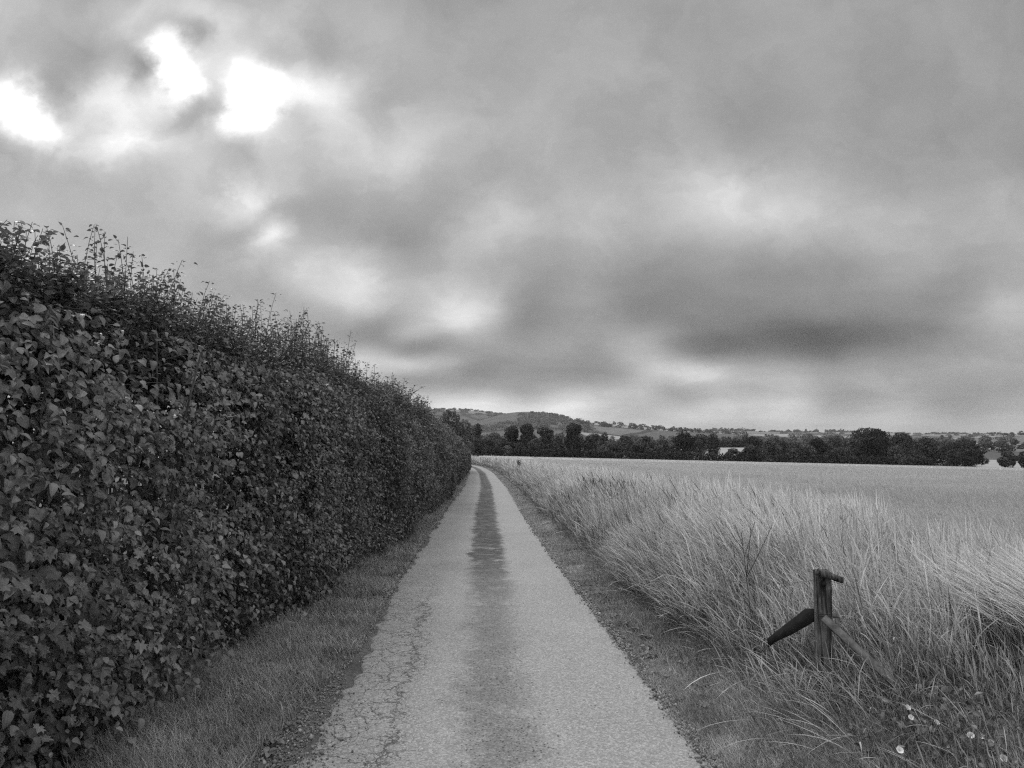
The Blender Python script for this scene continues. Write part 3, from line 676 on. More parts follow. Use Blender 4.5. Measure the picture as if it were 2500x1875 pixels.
    tag(mesh('tall_grass', V, F, M_straw, uv=U, tone=T), 'tall pale seeding grass leaning over along the field edge', kind='stuff')
tall_grass()

# ------------------------------------------------------------------ the wheat field
CROP0 = 4.3
TRAM = [12.4, 14.2, 36.4, 38.2, 60.4, 62.2, 84.4, 86.2]
def on_tram(off):
    r = np.zeros(np.shape(off), bool)
    for t in TRAM: r |= np.abs(off - t) < .28
    return r
def far_edge(x): return 262. - .02 * x
def wheat_sheet(k):
    tc = k.new('ShaderNodeTexCoord').outputs['Object']
    n1 = k.noise(tc, 9., 5, .75); st = k.noise(k.vm('MULTIPLY', tc, (.35, 1., 1.)), .10, 5, .6); md = k.noise(tc, 1.1, 4, .6)
    d = k.vm('LENGTH', tc)
    v = k.lin(n1, .25, .75, .24, .62); v = k.mix(k.smooth(d, 25., 90.), v, .46)
    v = k.m('MULTIPLY', v, k.lin(st, .3, .7, .78, 1.14)); v = k.m('MULTIPLY', v, k.lin(md, .3, .7, .90, 1.1))
    v = k.mix(k.attr('tone'), v, .16)
    return bsdf(k, v, .9, .1, n1, .8, .08)
M_crop = material('standing_wheat', wheat_sheet)
def wheat():
    oc = [CROP0 - .5, CROP0 - .1, CROP0 + .2]
    o_ = CROP0 + .6
    while o_ < 330:
        oc.append(o_); o_ += max(.35, o_ * .03)
    for t in TRAM: oc = [q for q in oc if abs(q - t) > .4] + [t - .28, t - .24, t + .24, t + .28]
    oc = np.array(sorted(oc))
    yv = np.concatenate([np.arange(-6, 60, .35), np.geomspace(60, 1, 1), np.linspace(61, 262, 140)])
    yv = np.unique(yv[(yv >= -6)])
    O, Yg = np.meshgrid(oc, yv, indexing='ij'); X = xc(Yg) * np.clip((140 - Yg) / 40, 0, 1) + xc(100.) * (1 - np.clip((140 - Yg) / 40, 0, 1)) + O
    # beyond the bend the crop also closes the ground ahead of the lane
    h = .62 + .05 * fbm(X, Yg, .35, 71) + .05 * fbm(X, Yg, 1.7, 72)
    h = np.where(O < CROP0 - .3, .02, h); tr = on_tram(O); h = np.where(tr, h - .5, h)
    Z = gz(X, Yg) + h; Z = np.where(Yg > 261.5, Z - .7, Z)
    root = thing('wheat_field', (14, 40, -.6), 'ripe pale wheat standing in the wide field right of the lane', 'crop')
    root['kind'] = 'stuff'; del root['category']
    mesh('canopy', np.stack([X, Yg, Z], -1), grid_faces(len(oc), len(yv))[:, ::-1], M_crop, root, True, tone=tr.astype(float))
    # headland strip beyond the bend of the lane
    ox = np.linspace(-60, 6, 60); yv2 = np.linspace(128, 261, 60); X2, Y2 = np.meshgrid(ox, yv2, indexing='ij')
    h2 = .66 + .05 * fbm(X2, Y2, .35, 71); Z2 = gz(X2, Y2) + h2; Z2[:, 0] -= .7; Z2[:, -1] -= .7
    mesh('canopy', np.stack([X2, Y2, Z2], -1), grid_faces(60, 60)[:, ::-1], M_crop, root, True, tone=np.zeros(3600))
    parts = []
    def ears(n, ya, yb, p, segs):
        Y = sampY(n, ya, yb, p); t = rng.uniform(0, 1, n); xa = xc(Y) + CROP0 - .2; xb = np.maximum(.72 * Y + 1.5, xa + .5)
        x = xa + (xb - xa) * t; off = x - xc(Y); k = ~on_tram(off); Y, x = Y[k], x[k]; m = len(Y)
        pat = fbm(x, Y, 1.3, 74); pat2 = fbm(x, Y, .22, 75)
        base = onground(x, Y, .50 + .04 * pat)
        parts.append(ribbons(base, rng.uniform(.20, .36, m), np.pi + rng.normal(0, .7, m), rng.uniform(0, .35, m), rng.uniform(.2, 1.4, m), (.006 + .00075 * Y) * rng.uniform(.7, 1.3, m), segs,
             prof=[.35, .3, .9, 1., .25][:segs + 1] if segs == 4 else [.5, .8, .3], tone=np.clip(.48 + .12 * pat + .1 * pat2 + rng.normal(0, .12, m), 0, 1)))
    ears(70000, 4.5, 22, .6, 4); ears(150000, 15, 110, .75, 2); ears(60000, 70, 255, .4, 2)
    V, F, T, U = join(parts); mesh('ears', V, F, M_wheat, root, uv=U, tone=T)
wheat()

# ------------------------------------------------------------------ broken gate post in the verge
def slab(pts, t, depth_dir):
    "closed prism: outline pts (n,3) extruded by vector"
    pts = np.asarray(pts, float); n = len(pts); V = np.concatenate([pts, pts + np.asarray(depth_dir) * t]); c = len(V)
    V = np.concatenate([V, [pts.mean(0)], [pts.mean(0) + np.asarray(depth_dir) * t]]); F = []
    for i in range(n):
        j = (i + 1) % n; F += [(i, j, n + j), (i, n + j, n + i), (j, i, c), (n + i, n + j, c + 1)]
    return V, np.array(F)
def box_between(a, b, w, h, up=(0, 0, 1.), seg=8, rough=0.):
    a, b = np.array(a, float), np.array(b, float); t = nrm(b - a); s = nrm(np.cross(t, up)); u = np.cross(s, t)
    V = []; ring = [(-1, -1), (0, -1.0), (1, -1), (1.0, 0), (1, 1), (0, 1.0), (-1, 1), (-1.0, 0)]
    for i in range(seg + 1):
        q = a + (b - a) * i / seg
        for (p, r) in ring:
            ch = .985 if abs(p) == 1 and abs(r) == 1 else 1
            V.append(q + s * p * w / 2 * ch + u * r * h / 2 * ch + rng.normal(0, rough, 3))
    F = []
    for i in range(seg):
        for j in range(8):
            F.append((i * 8 + j, i * 8 + (j + 1) % 8, (i + 1) * 8 + (j + 1) % 8, (i + 1) * 8 + j))
    F = tri(np.array(F)); c = len(V); V += [a, b]
    cap = [[(j + 1) % 8, j, c] for j in range(8)] + [[seg * 8 + j, seg * 8 + (j + 1) % 8, c + 1] for j in range(8)]
    return np.array(V), np.concatenate([F, np.array(cap)])
def gate_post():
    D = 4.95
    def at(px, py, Y=D): u, v = ray(px, py); return np.array([u * Y, Y, EYE + v * Y])
    b = at(2012, 1690); g = float(gz(b[0], D)); b[2] = g - .05
    root = thing('gate_post', (b[0], D, g), 'short weathered wooden post with a broken rail and bent plate, standing in tall grass', 'post')
    t0 = at(2007, 1392)
    V, F = box_between(b, t0, .090, .068, (0, 1, 0), 16, .0018)
    top = V[:, 2] > t0[2] - .01; V[top, 2] += rng.normal(0, .006, top.sum())
    mesh('post', V, F, M_wood, root)
    # stub of the broken rail at the head
    V, F = box_between(at(1998, 1396, D - .062), at(2056, 1416, D - .02), .032, .036, (0, 0, 1), 5, .003); mesh('rail_stub', V, F, M_wood, root)
    V, F = box_between(at(2016, 1501, D - .02), at(2046, 1505, D + .03), .022, .016, (0, 0, 1), 4, .002); mesh('rail_stub', V, F, M_wood, root)
    # diagonal strut on the right, flat face up
    V, F = box_between(at(2010, 1508, D - .07), at(2188, 1672, D - .30), .014, .050, (0, .7, 1), 10, .0006); mesh('strut', V, F, M_pale_wood, root)
    # bent dark plate on the left
    A = [(1988, 1486), (1967, 1486), (1908, 1532), (1873, 1560), (1876, 1581), (1897, 1566), (1936, 1548), (1988, 1518)]
    pts = np.array([at(px, py, D - .02 - .10 * (1988 - px) / 110) for px, py in A]); V, F = slab(pts, .006, (0, 1, 0)); mesh('bent_plate', V, F, M_rust, root)
    # wire wound round the post, with a run each way
    parts = []
    for (row, n) in ((1401, 2), (1492, 2)):
        c = at(2009, row); a = np.linspace(0, 2 * np.pi * n, 22 * n)
        parts.append(tube(np.stack([c[0] + .049 * np.sign(np.cos(a)) * np.abs(np.cos(a)) ** .5, D + .038 * np.sign(np.sin(a)) * np.abs(np.sin(a)) ** .5, c[2] - .012 * a / 6.28], -1), .0016, 4))
    t = np.linspace(0, 1, 16)[:, None]
    for a_, b_, sag in ((at(1985, 1417), at(1750, 1412, D + .5), .03), (at(2030, 1420), at(2420, 1500, D + .7), .02), (at(2028, 1496), at(2100, 1505, D + .1), .03), (at(2022, 1404), at(2030, 1425, D - .1), .03)):
        parts.append(tube(a_ * (1 - t) + b_ * t - np.array([0, 0, 1]) * np.sin(t * np.pi) * sag, .0014, 4))
    V, F, T, U = join([(a, b, np.zeros(len(a))) for a, b in parts]); mesh('wire', V, F, M_wire, root)
    # bolt plate
    V, F = tube([at(2011, 1425, D - .030), at(2011, 1425, D - .048)], .016, 8); mesh('bolt', V, F, M_rust, root)
gate_post()

# ------------------------------------------------------------------ weeds and flowers, bottom right
def weeds():
    D0 = 4.2
    fl = [(2217, 1727), (2224, 1751), (2287, 1763), (2370, 1795), (2397, 1797), (2420, 1812), (2197, 1831), (2450, 1851), (2454, 1631), (2463, 1648)]
    c = (2.55, 4.1, 0.)
    root = thing('bindweed', c, 'leafy bindweed with white open flowers sprawling at the foot of the tall grass', 'plant')
    n = 9000; Y = rng.uniform(2.9, 5.4, n); x = rng.uniform(1.75, 3.9, n)
    k = (rng.uniform(0, 1, n) < np.clip(.55 + fbm(x, Y, 1.2, 81), .05, 1)); x, Y = x[k], Y[k]; m = len(x)
    P = onground(x, Y) + np.array([0, 0, 1.]) * (rng.uniform(0, 1, m) ** 1.5 * (.10 + .12 * (x - 1.7)))[:, None] + np.array([0, 0, .03])
    V, F, T, U = spread(P, np.tile([-.3, -.8, 0.], (m, 1)), rng.uniform(.018, .050, m), LO, np.clip(rng.normal(.32, .22, m), 0, 1), .8, .1)
    mesh('leaves', V, F, M_leaf, root, True, uv=U, tone=T)
    sp = []
    for i in range(60):
        x0, y0 = rng.uniform(1.8, 3.5), rng.uniform(3, 5); tt = np.linspace(0, 1, 8)[:, None]
        pp = np.array([x0, y0, float(gz(x0, y0))]) + tt * np.array([rng.normal(0, .2), rng.normal(0, .2), .16]) + .01 * rng.normal(0, 1, (8, 3)); sp.append(tube(pp, .0015, 4))
    V, F, T, U = join([(a, b, np.zeros(len(a))) for a, b in sp]); mesh('vines', V, F, M_bark, root)
    for i, (px, py) in enumerate(fl):
        u, v = ray(px, py); Y = D0 * (.84 if py > 1700 else .95) ; Y = (EYE - .24) / -v
        p = np.array([u * Y, Y, EYE + v * Y]); r = .018 * rng.uniform(.75, 1.1) * (1. if i < 8 else .8)
        ax = nrm(np.array([-.2 * u + rng.normal(0, .25), -.75, .75 + rng.normal(0, .2)])); a = nrm(np.cross(ax, [1, 0, 0])); b = np.cross(ax, a)
        V = [p - ax * .016]; T = [0.]
        for (rr, hh) in ((.25, -.006), (.75, -.001), (1., .002)):
            for q in range(15):
                an = q / 15 * 2 * math.pi; w = 1 + .05 * math.cos(5 * an); V.append(p + (a * math.cos(an) + b * math.sin(an)) * r * rr * w + ax * hh); T.append(rr)
        F = [(0, 1 + q, 1 + (q + 1) % 15) for q in range(15)]
        for g_ in range(2):
            for q in range(15):
                s0, s1 = 1 + g_ * 15, 1 + (g_ + 1) * 15; q2 = (q + 1) % 15; F += [(s0 + q, s1 + q, s1 + q2), (s0 + q, s1 + q2, s0 + q2)]
        mesh('flower', np.array(V), np.array(F), M_petal, root, True, tone=np.array(T))
weeds()
def dry_weed(px, py_top, Y, name, label, cat, tone=.15, branches=9, spread_=.16, head=.03):
    u, v = ray(px, py_top); x = u * Y; g = float(gz(x, Y)); H = EYE + v * Y - g
    st = []; t = np.linspace(0, 1, 9)[:, None]; lean = rng.normal(-.06, .04)
    main = np.array([x, Y, g]) + t * np.array([lean, 0, H]); st.append(tube(main, np.linspace(.004, .002, 9), 5)); tips = [(main[-1], nrm(np.array([lean, 0, H])))]
    for i in range(branches):
        q = rng.uniform(.5, .95); p0 = np.array([x, Y, g]) + q * np.array([lean, 0, H]); a = rng.uniform(0, 6.28)
        d = np.array([math.cos(a) * spread_, math.sin(a) * spread_, (1 - q) * H * .9 + .05]); pp = p0 + t * d * (1 - .0 * t) + t ** 2 * np.array([0, 0, .03])
        st.append(tube(pp, np.linspace(.003, .0018, 9), 4)); tips.append((pp[-1], nrm(d)))
    rv, rf = rock()
    P = np.concatenate([p + rng.normal(0, 1, (30, 3)) * [head * .35, head * .35, head * 1.4] - np.array([0, 0, head]) for p, d in tips]); m = len(P)
    V, F = inst(rv, rf, frames(rng.normal(0, 1, (m, 3)), rng.normal(0, 1, (m, 3))), np.full(m, head * .26), P)
    st.append((V, F)); V, F, T, U = join([(a, b, np.zeros(len(a))) for a, b in st])
    tag(mesh(name, V, F, M_bark), label, cat)
dry_weed(1437, 1178, 16., 'dock_plant', 'dark dried dock spire in the pale grass, the one nearest the bend', 'weed', head=.018)
dry_weed(1500, 1182, 13., 'dock_plant', 'dark dried dock with a wide head of spikes, halfway along the grass verge', 'weed', branches=12, spread_=.28, head=.014)
dry_weed(1842, 1300, 5.6, 'twiggy_weed', 'thin dark branching stalk rising left of the broken post', 'weed', branches=5, spread_=.18, head=.006)
dry_weed(1270, 1128, 48., 'dock_plant', 'small dark seed spire at the far end of the grass verge', 'weed', branches=4, head=.08)

# stray stone and twig on the left verge
def bits():
    u, v = ray(703, 1521); Y = (EYE - .05) / -v; x = u * Y
    rv, rf = rock(); V = rv * np.array([.085, .03, .028]) + np.array([x, Y, float(gz(x, Y)) + .06])
    tag(mesh('stone', V, rf, M_stone, tone=np.full(len(rv), .75)), 'pale flat stone lying in the short grass beside the hedge', 'stone')
    u, v = ray(830, 1604); Y = EYE / -v; x = u * Y; sp = []; t = np.linspace(0, 1, 6)[:, None]
    for d in ((.10, .02, .03), (-.07, .05, .04), (.03, -.07, .05), (-.04, -.05, .01), (.05, .09, .02)):
        sp.append(tube(np.array([x, Y, .03]) + t * np.array(d) + .004 * rng.normal(0, 1, (6, 3)), np.linspace(.0035, .0015, 6), 4))
    V, F, T, U = join([(a, b, np.zeros(len(a))) for a, b in sp])
    tag(mesh('twig', V, F, M_bark), 'dark broken twig lying on the left edge of the lane', 'twig')
bits()

# ------------------------------------------------------------------ trees across the field
def card():
    V = np.array([(-.5, -.1, .06), (-.15, -.5, -.05), (.4, -.35, .08), (.52, .15, -.05), (.1, .5, .05), (-.38, .38, -.04), (0, 0, .12)])
    F = np.array([(6, i, (i + 1) % 6) for i in range(6)]); return V, F
CARD = card()
def crown(cx, cyy, z0, W, H, n, cs, tone=.4, shape='round'):
    "leaf clumps over and inside a set of lobes"
    L = []
    nl = int(rng.integers(7, 12))
    for i in range(nl):
        hh = rng.uniform(.12, .86); env = {'round': math.sin(math.pi * min(.97, .30 + hh * .66)) ** .5, 'broad': (1 - (abs(hh - .4) / .66) ** 2) ** .5, 'tall': (1 - hh * .72) * (.5 + min(1, hh * 4) * .5), 'bush': (1 - hh ** 2.2) ** .5}[shape]
        a = rng.uniform(0, 6.28); rr = rng.uniform(.3, .72) * env
        sz = rng.uniform(.26, .42) * (.55 + .45 * env)
        L.append((math.cos(a) * rr * W / 2, math.sin(a) * rr * W / 2, hh * H, sz * W / 2 * 1.15, sz * H * .50))
    L.append((0, 0, .45 * H, W * .33, H * .40)); L.append((0, 0, H * .80 if shape != 'tall' else H * .82, W * .24, H * .20))
    L = np.array(L); wt = L[:, 3] ** 2; wt /= wt.sum(); idx = rng.choice(len(L), n, p=wt)
    d = nrm(rng.normal(0, 1, (n, 3))); rad = rng.uniform(.55, 1.06, n) ** .6
    nz = 1 + .22 * fbm(d[:, 0] * 3 + idx * 5, d[:, 2] * 3, 1., 91, 2)
    P = L[idx, :3] + d * np.stack([L[idx, 3], L[idx, 3], L[idx, 4]], -1) * (rad * nz)[:, None]
    P[:, 2] = np.clip(P[:, 2], .02 * H, H * 1.0)
    P += np.array([cx, cyy, z0]); M = frames(d + rng.normal(0, .6, (n, 3)) + np.array([0, 0, .3]), rng.normal(0, 1, (n, 3)))
    V, F = inst(CARD[0], CARD[1], M, cs * rng.uniform(.6, 1.5, n), P)
    tn = np.clip(tone + .10 * rng.normal(0, 1, len(L))[idx] + rng.normal(0, .10, n), 0, 1)
    return V, F, np.repeat(tn, len(CARD[0]))
def tree(px, hw, top, Y, shape, tone, label, cat='tree', low=.03, group=None, name=None, n=None):
    u, v = ray(px, top); x = u * Y; g = float(gz(x, Y)); H = EYE + v * Y - g; W = 2.75 * hw / 1875 * Y
    bush = shape == 'bush'
    root = thing(name or ('bush' if bush else 'tree'), (x, Y, g), label, 'bush' if bush else cat, group)
    cs = Y / 1875 * 2.6
    n = n or int(np.clip(5.8 * (W * H) / cs ** 2, 300, 11000))
    z0 = g + (0 if bush else low * H)
    V, F, T = crown(x, Y, z0, W, H - (z0 - g), n, cs, tone, shape); mesh('crown' if not bush else 'foliage', V, F, M_tree, root, tone=T)
    st = []; t = np.linspace(0, 1, 8)[:, None]
    main = np.array([x, Y, g - .1]) + t * np.array([rng.normal(0, .03) * H, 0, H * .78]) + .008 * H * rng.normal(0, 1, (8, 3)) * t
    st.append(tube(main, np.linspace(.032, .008, 8) * H * (.5 if bush else 1), 7))
    for i in range(5):
        q = int(rng.integers(1 if bush else 2, 6)); a = rng.uniform(0, 6.28); l = rng.uniform(.2, .36) * W
        pp = main[q] + t * np.array([math.cos(a) * l, math.sin(a) * l, .22 * H]); st.append(tube(pp, np.linspace(.013, .004, 8) * H, 5))
    V, F, T, U = join([(a, b, np.zeros(len(a))) for a, b in st]); mesh('trunk' if not bush else 'stems', V, F, M_bark, root)
TREES = [
 # px, half width, top row, distance, shape, tone, label
 (1098, 38, 1001, 150, 'round', .42, 'big rounded tree showing over the end of the lane-side hedge'),
 (1133, 24, 1024, 165, 'broad', .62, 'paler soft-leaved tree on the right flank of the big one behind the hedge end'),
 (1164, 19, 1034, 185, 'round', .30, 'dark tree whose crown just clears the hedge end, left of the small pale field'),
 (1205, 26, 1056, 420, 'broad', .55, 'low broad grey tree right above the small pale field'),
 (1246, 23, 1040, 275, 'broad', .16, 'dark tree leftmost in the row of three standing below the hilltop'),
 (1290, 23, 1034, 275, 'round', .14, 'tallest and middle tree in the dark row of three below the hilltop'),
 (1330, 20, 1041, 275, 'round', .24, 'right tree of the dark row of three below the hilltop'),
 (1361, 14, 1057, 290, 'broad', .85, 'small pale silvery tree between the row of three and the pointed tree'),
 (1400, 25, 1033, 275, 'tall', .15, 'tall dark tree with a pointed crown above the far hedge'),
 (1443, 21, 1060, 285, 'round', .20, 'dark low tree close on the right of the pointed tree'),
 (1475, 15, 1057, 330, 'tall', .32, 'narrow upright tree with a ragged top right of the pointed tree'),
 (1524, 19, 1062, 340, 'round', .30, 'small domed tree midway between the pointed and the egg-shaped tree'),
 (1576, 17, 1063, 360, 'broad', .22, 'flat round topped little tree standing free in front of the grey woods'),
 (1618, 17, 1072, 330, 'broad', .20, 'squat dark tree to the left of the egg-shaped tree'),
 (1668, 25, 1050, 280, 'round', .06, 'nearly black egg-shaped tree rising alone over the far hedge'),
 (1708, 20, 1058, 330, 'round', .32, 'grey tree directly behind the right side of the egg-shaped tree'),
 (1740, 18, 1058, 300, 'tall', .28, 'upright tree at the left end of the long pale field strip'),
 (1786, 18, 1072, 560, 'round', .35, 'low tree behind the middle of the long pale field strip'),
 (1837, 22, 1064, 300, 'round', .28, 'rounded tree at the right end of the long pale field strip'),
 (1899, 20, 1075, 285, 'round', .12, 'small black dome of a tree right of the pale field strip'),
 (1940, 16, 1082, 300, 'broad', .30, 'low tree between the two black domes'),
 (1996, 23, 1069, 280, 'broad', .08, 'black flat-domed tree left of the great spreading tree'),
 (2040, 21, 1064, 300, 'round', .38, 'mid grey tree tucked under the left side of the great tree'),
 (2118, 58, 1042, 285, 'broad', .12, 'great spreading dark tree, the largest across the field'),
 (2200, 34, 1055, 290, 'round', .24, 'broad tree joined to the right side of the great tree'),
 (2254, 24, 1066, 290, 'broad', .20, 'third crown right of the great tree, sloping down to the hedge end'),
 (2297, 17, 1083, 310, 'round', .32, 'small grey tree in the dip between the two dark clumps'),
 (2352, 41, 1071, 275, 'broad', .20, 'wide ragged tree at the right end of the hedge with two round bushes in front'),
]
for t in TREES: tree(*t)
BUSH = [
 (1162, 19, 1086, 262, .18, 'rounded dark bush at the left end of the far hedge'),
 (1192, 19, 1071, 266, .15, 'tall dark bush right of the small pale field'),
 (1232, 20, 1075, 268, .20, 'dark thorn bush under the leftmost of the three trees'),
 (1268, 20, 1079, 268, .30, 'grey bush beneath the tallest of the three trees'),
 (1240, 12, 1086, 262, .85, 'pale flowering bush low in the far hedge'),
 (1310, 19, 1068, 264, .30, 'tall grey bush standing out of the hedge below the row of three'),
 (1352, 16, 1078, 264, .16, 'black bush below the small silvery tree'),
 (1500, 22, 1080, 270, .20, 'wide low bush below the ragged upright tree'),
 (1560, 20, 1084, 268, .16, 'dark low bush under the flat topped little tree'),
 (1640, 17, 1086, 264, .18, 'bush at the left foot of the egg-shaped tree'),
 (1790, 18, 1094, 262, .22, 'bush interrupting the long pale field strip'),
 (1832, 20, 1086, 262, .16, 'bush closing the right end of the long pale field strip'),
 (1860, 16, 1094, 262, .34, 'grey bush between the field strip and the small black dome'),
 (1935, 18, 1093, 262, .34, 'pale green bush right of the small black dome'),
 (2050, 24, 1090, 262, .26, 'bush in the hedge left of the great tree trunk'),
 (2190, 20, 1087, 262, .45, 'pale rounded bush below the right side of the great tree'),
 (2235, 26, 1096, 262, .20, 'broad dark bush at the right end of the clipped hedge'),
 (2328, 21, 1096, 262, .10, 'left one of two round black bushes under the wide ragged tree'),
 (2372, 20, 1096, 262, .10, 'right one of two round black bushes under the wide ragged tree'),
 (2460, 19, 1100, 262, .14, 'single round dark bush standing alone at the far field edge'),
 (2500, 16, 1100, 264, .16, 'last round bush at the far field edge, cut by the picture edge'),
]
for px, hw, top, Y, tone, label in BUSH: tree(px, hw, top, Y, 'bush', tone, label)
def far_hedge():
    root = thing('hedge', (70, 262, -5), 'long low dark hedge along the far side of the wheat field', 'hedge'); parts = []
    for xs in np.arange(-34, 143, 1.35):
        Y = 261.5 + rng.normal(0, .5); g = float(gz(xs, Y)); h = 3.5 + .8 * float(fbm(np.array(xs), np.array(0.), .12, 97)) + rng.normal(0, .22); h = max(2.4, h)
        parts.append(crown(xs, Y, g - .1, 3.0, h, 250, .36, .13 + .1 * float(fbm(np.array(xs), np.array(5.), .1, 98)), 'bush'))
    V, F, T, U = join(parts); mesh('foliage', V, F, M_tree, root, tone=T)
far_hedge()

# pale fields glimpsed beyond the hedge
def pale(k):
    tc = k.new('ShaderNodeTexCoord').outputs['Object']; n = k.noise(tc, .3, 4)
    return bsdf(k, k.lin(n, .3, .7, .30, .38), .9, .1)
M_pale = material('stubble', pale)
for (pa, pb, ya, yb) in ((1120, 1215, 290, 500), (1660, 1870, 285, 520), (2380, 2560, 268, 330), (1910, 1990, 330, 560)):
    ys = np.linspace(ya, yb, 14); us = np.linspace(0, 1, 8)
    A, B = ray(pa, 1100)[0], ray(pb, 1100)[0]; UU, YY = np.meshgrid(us, ys, indexing='ij'); XX = (A + (B - A) * UU) * (ya + yb) / 2 + (UU - .5) * 0
    XX = (A + (B - A) * UU) * YY
    tag(mesh('field', np.stack([XX, YY, gz(XX, YY) + .25], -1), grid_faces(8, 14)[:, ::-1], M_pale), kind='structure')

# ------------------------------------------------------------------ hills
def hill_mat(lo, hi, sc, seed):
    def f(k):
        tc = k.new('ShaderNodeTexCoord').outputs['Object']
        p = k.vm('ADD', k.vm('MULTIPLY', tc, (1., .55, 0)), (seed * 371., seed * 77., 0)); w = k.vm('MULTIPLY', k.noise(p, .004, 3, .5, 0, 'Color'), (90., 90., 0))
        vo = k.new('ShaderNodeTexVoronoi'); k.put(vo.inputs['Vector'], k.vm('ADD', p, w)); vo.inputs['Scale'].default_value = sc
        ve = k.new('ShaderNodeTexVoronoi', feature='DISTANCE_TO_EDGE'); k.put(ve.inputs['Vector'], k.vm('ADD', p, w)); ve.inputs['Scale'].default_value = sc
        c = k.sep(vo.outputs['Color'])[0]; v = k.lin(k.smooth(c, .15, .9), 0, 1, lo, hi)
        v = k.m('MULTIPLY', v, k.lin(k.noise(p, .03, 4), .3, .7, .85, 1.15))
        v = k.mix(k.smooth(ve.outputs['Distance'], .035, .02), v, .05)
        return bsdf(k, v, .95, .05)
    return f
HILLS = {}
def hill(name, Y0, Y1, prof, mat, bulge=1.):
    px = np.array([p[0] for p in prof], float); row = np.array([p[1] for p in prof], float)
    X = np.linspace(px[0], px[-1], 160); rr = np.interp(X, px, row); kk = np.hanning(9); kk /= kk.sum(); rr = np.convolve(np.pad(rr, 4, mode='edge'), kk, 'valid')
    u, v = ray(X, rr); zt = EYE + v * Y1; zt = zt + .012 * Y1 / 1875 * 30 * fbm(X, X * 0, .02, 5)
    s = np.concatenate([np.linspace(0, 1, 26), np.linspace(1.06, 1.9, 8)])
    def pos(ui, si):
        Yv = Y0 + (Y1 - Y0) * si; zr = np.interp(ui, u, zt)
        e = np.where(si <= 1, np.sin(np.clip(si, 0, 1) * np.pi / 2) ** 1.25, 1 - (si - 1) ** 2 * .8)
        z = -3 + (zr + 3) * e + (zr + 3) * .05 * fbm(ui * 9, si * 3, 1., 7) * np.sin(np.clip(si, 0, 1) * np.pi)
        ue = np.where(True, ui, ui); return np.stack([ue * Y1 * (.55 + .45 * Yv / Y1), Yv, z], -1)
    U_, S_ = np.meshgrid(u, s, indexing='ij')
    # keep the ridge on the sight line: x = u*Y1 at the crest
    tag(mesh(name, pos(U_, S_), grid_faces(len(u), len(s))[:, ::-1], mat, smooth=True), kind='structure')
    HILLS[len(HILLS)] = pos; return pos
mh = material('downland', hill_mat(.11, .30, .0035, 1)); mh2 = material('downland_far', hill_mat(.10, .32, .0028, 2))
hA = hill('hills', 1900, 3600, [(700, 1012), (900, 1001), (1000, 1000), (1060, 1002), (1130, 1003), (1180, 1008), (1230, 1012), (1300, 1018), (1400, 1040), (1500, 1060), (1560, 1079)], mh2)
hB = hill('hills', 1300, 2500, [(1050, 1079), (1110, 1058), (1150, 1038), (1180, 1027), (1230, 1012), (1265, 1007.5), (1300, 1007), (1330, 1010), (1360, 1017), (1390, 1028), (1420, 1034), (1480, 1038), (1540, 1043), (1600, 1049), (1650, 1053), (1750, 1058), (1900, 1068), (2000, 1079)], mh)
hC = hill('hills', 1800, 3300, [(1350, 1079), (1420, 1045), (1500, 1044), (1600, 1050), (1700, 1054), (1760, 1052), (1850, 1054), (1950, 1057), (2000, 1055.5), (2100, 1058), (2200, 1060), (2300, 1060), (2400, 1062), (2500, 1060), (2700, 1057), (2900, 1060)], mh2)
hD = hill('hills', 900, 1700, [(1700, 1082), (1800, 1071), (1900, 1066), (1990, 1068), (2080, 1076), (2250, 1078), (2330, 1070), (2420, 1064), (2520, 1061), (2800, 1060)], mh)

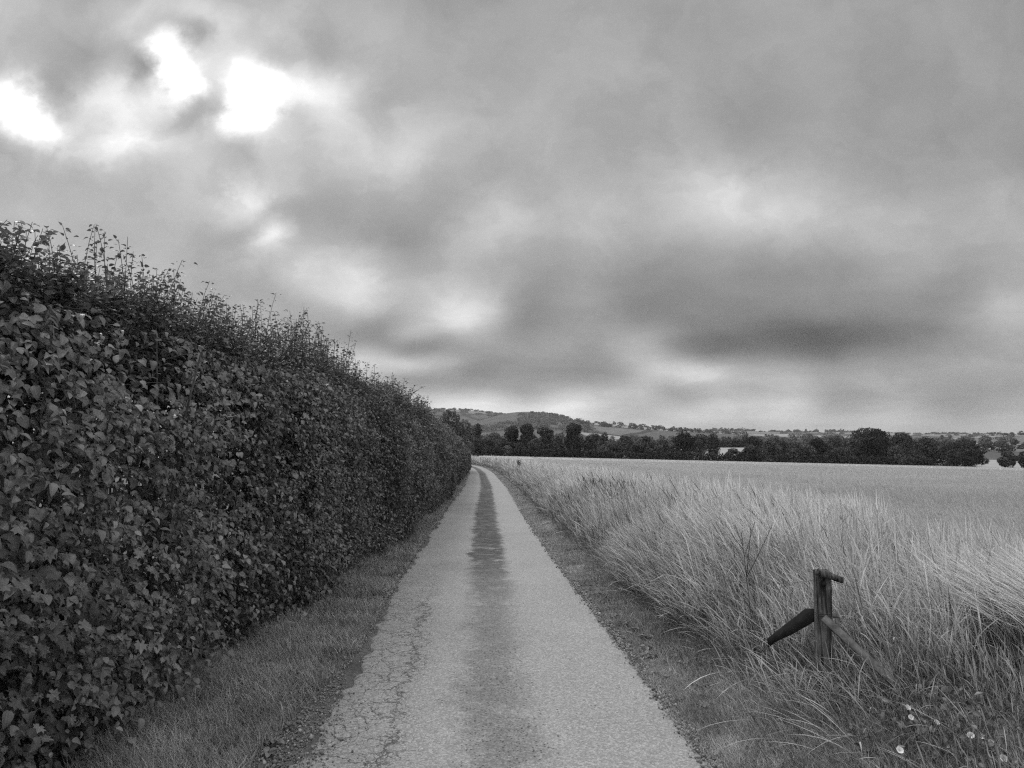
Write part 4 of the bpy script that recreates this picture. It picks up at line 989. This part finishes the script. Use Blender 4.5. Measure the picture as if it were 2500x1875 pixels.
# ------------------------------------------------------------------ distant woods
def woods():
    parts = []
    def band(x0, x1, top, jit, Y, dY, n, wpx, tone):
        for i in range(n):
            px = rng.uniform(x0, x1); y = Y + rng.uniform(-dY, dY); u, v = ray(px, top + rng.normal(0, jit)); x = u * y; g = float(gz(x, y)); H = max(4., EYE + v * y - g)
            W = rng.uniform(.7, 1.4) * wpx / 1875 * y; cs = y / 1875 * 3.0
            parts.append(crown(x, y, g, W, H, int(np.clip(3.2 * W * H / cs ** 2, 60, 700)), cs, np.clip(tone + rng.normal(0, .17), .05, .9), 'round' if rng.uniform() < .5 else 'broad'))
    band(1200, 1660, 1080, 6, 285, 8, 40, 30, .30)
    band(1880, 2320, 1083, 6, 285, 8, 34, 30, .28)
    band(1690, 1900, 1074, 4, 545, 8, 26, 30, .25)
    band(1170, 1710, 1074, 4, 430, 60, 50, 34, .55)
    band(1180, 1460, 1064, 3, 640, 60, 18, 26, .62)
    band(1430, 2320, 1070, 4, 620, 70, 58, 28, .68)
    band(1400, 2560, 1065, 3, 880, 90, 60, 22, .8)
    band(2270, 2620, 1088, 3, 420, 40, 18, 34, .35)
    band(2380, 2620, 1078, 3, 600, 60, 14, 30, .4)
    band(1850, 2300, 1080, 4, 400, 50, 24, 30, .3)
    def onhill(pos, px0, px1, s0, s1, n, h, w, tone, line=False):
        for i in range(n):
            u = ray(rng.uniform(px0, px1), 1050)[0]; s = rng.uniform(s0, s1); q = pos(np.array(u), np.array(s)); y = q[1]
            H = h * rng.uniform(.6, 1.3); cs = y / 1875 * 2.2
            parts.append(crown(q[0], y, q[2] - 1, w * rng.uniform(.7, 1.5), H, 60, cs, np.clip(tone + rng.normal(0, .08), 0, 1), 'bush'))
    onhill(hA, 700, 1240, .985, 1.0, 34, 5, 22, .4)
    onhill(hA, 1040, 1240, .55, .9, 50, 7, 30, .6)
    onhill(hB, 1330, 1400, .97, 1.0, 12, 5, 10, .25)
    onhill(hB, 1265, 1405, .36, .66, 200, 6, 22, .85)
    onhill(hB, 1400, 1760, .96, 1.0, 40, 6, 14, .22)
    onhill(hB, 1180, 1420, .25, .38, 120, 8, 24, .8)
    onhill(hB, 1380, 1750, .50, .54, 60, 10, 18, .25)
    onhill(hB, 1400, 1700, .74, .76, 36, 9, 18, .25)
    onhill(hC, 1740, 1845, .99, 1.0, 22, 14, 26, .2); onhill(hC, 1910, 2060, .985, 1.0, 34, 14, 20, .2)
    onhill(hC, 2060, 2420, .98, 1.0, 50, 9, 20, .25); onhill(hC, 2380, 2620, .97, 1.0, 36, 10, 20, .2)
    onhill(hC, 1500, 2500, .5, .95, 90, 7, 30, .5)
    onhill(hD, 1750, 2560, .93, 1.0, 60, 8, 18, .3); onhill(hD, 1750, 2560, .6, .64, 50, 8, 18, .3)
    V, F, T, U = join(parts)
    tag(mesh('woodland', V, F, M_tree, tone=T), 'grey woods and hedgerows covering the valley floor and the distant hills', kind='stuff')
woods()

# ------------------------------------------------------------------ haze over the valley
def haze():
    x0, x1, y0, y1, z0, z1 = -9500, 9500, -60, 12500, -14, 260
    V = np.array([(x, y, z) for x in (x0, x1) for y in (y0, y1) for z in (z0, z1)], float)
    F = np.array([(0, 1, 3, 2), (4, 6, 7, 5), (0, 4, 5, 1), (2, 3, 7, 6), (0, 2, 6, 4), (1, 5, 7, 3)])
    m = bpy.data.materials.new('haze'); m.use_nodes = True; m.node_tree.nodes.clear(); k = NT(m.node_tree)
    pv = k.new('ShaderNodeVolumePrincipled'); pv.inputs['Color'].default_value = (.9, .9, .9, 1); pv.inputs['Density'].default_value = HAZE
    out = k.new('ShaderNodeOutputMaterial'); k.l.new(pv.outputs[0], out.inputs['Volume'])
    tag(mesh('haze', V, F, m), 'thin grey haze hanging in the valley', kind='stuff')
HAZE = .00008
haze()
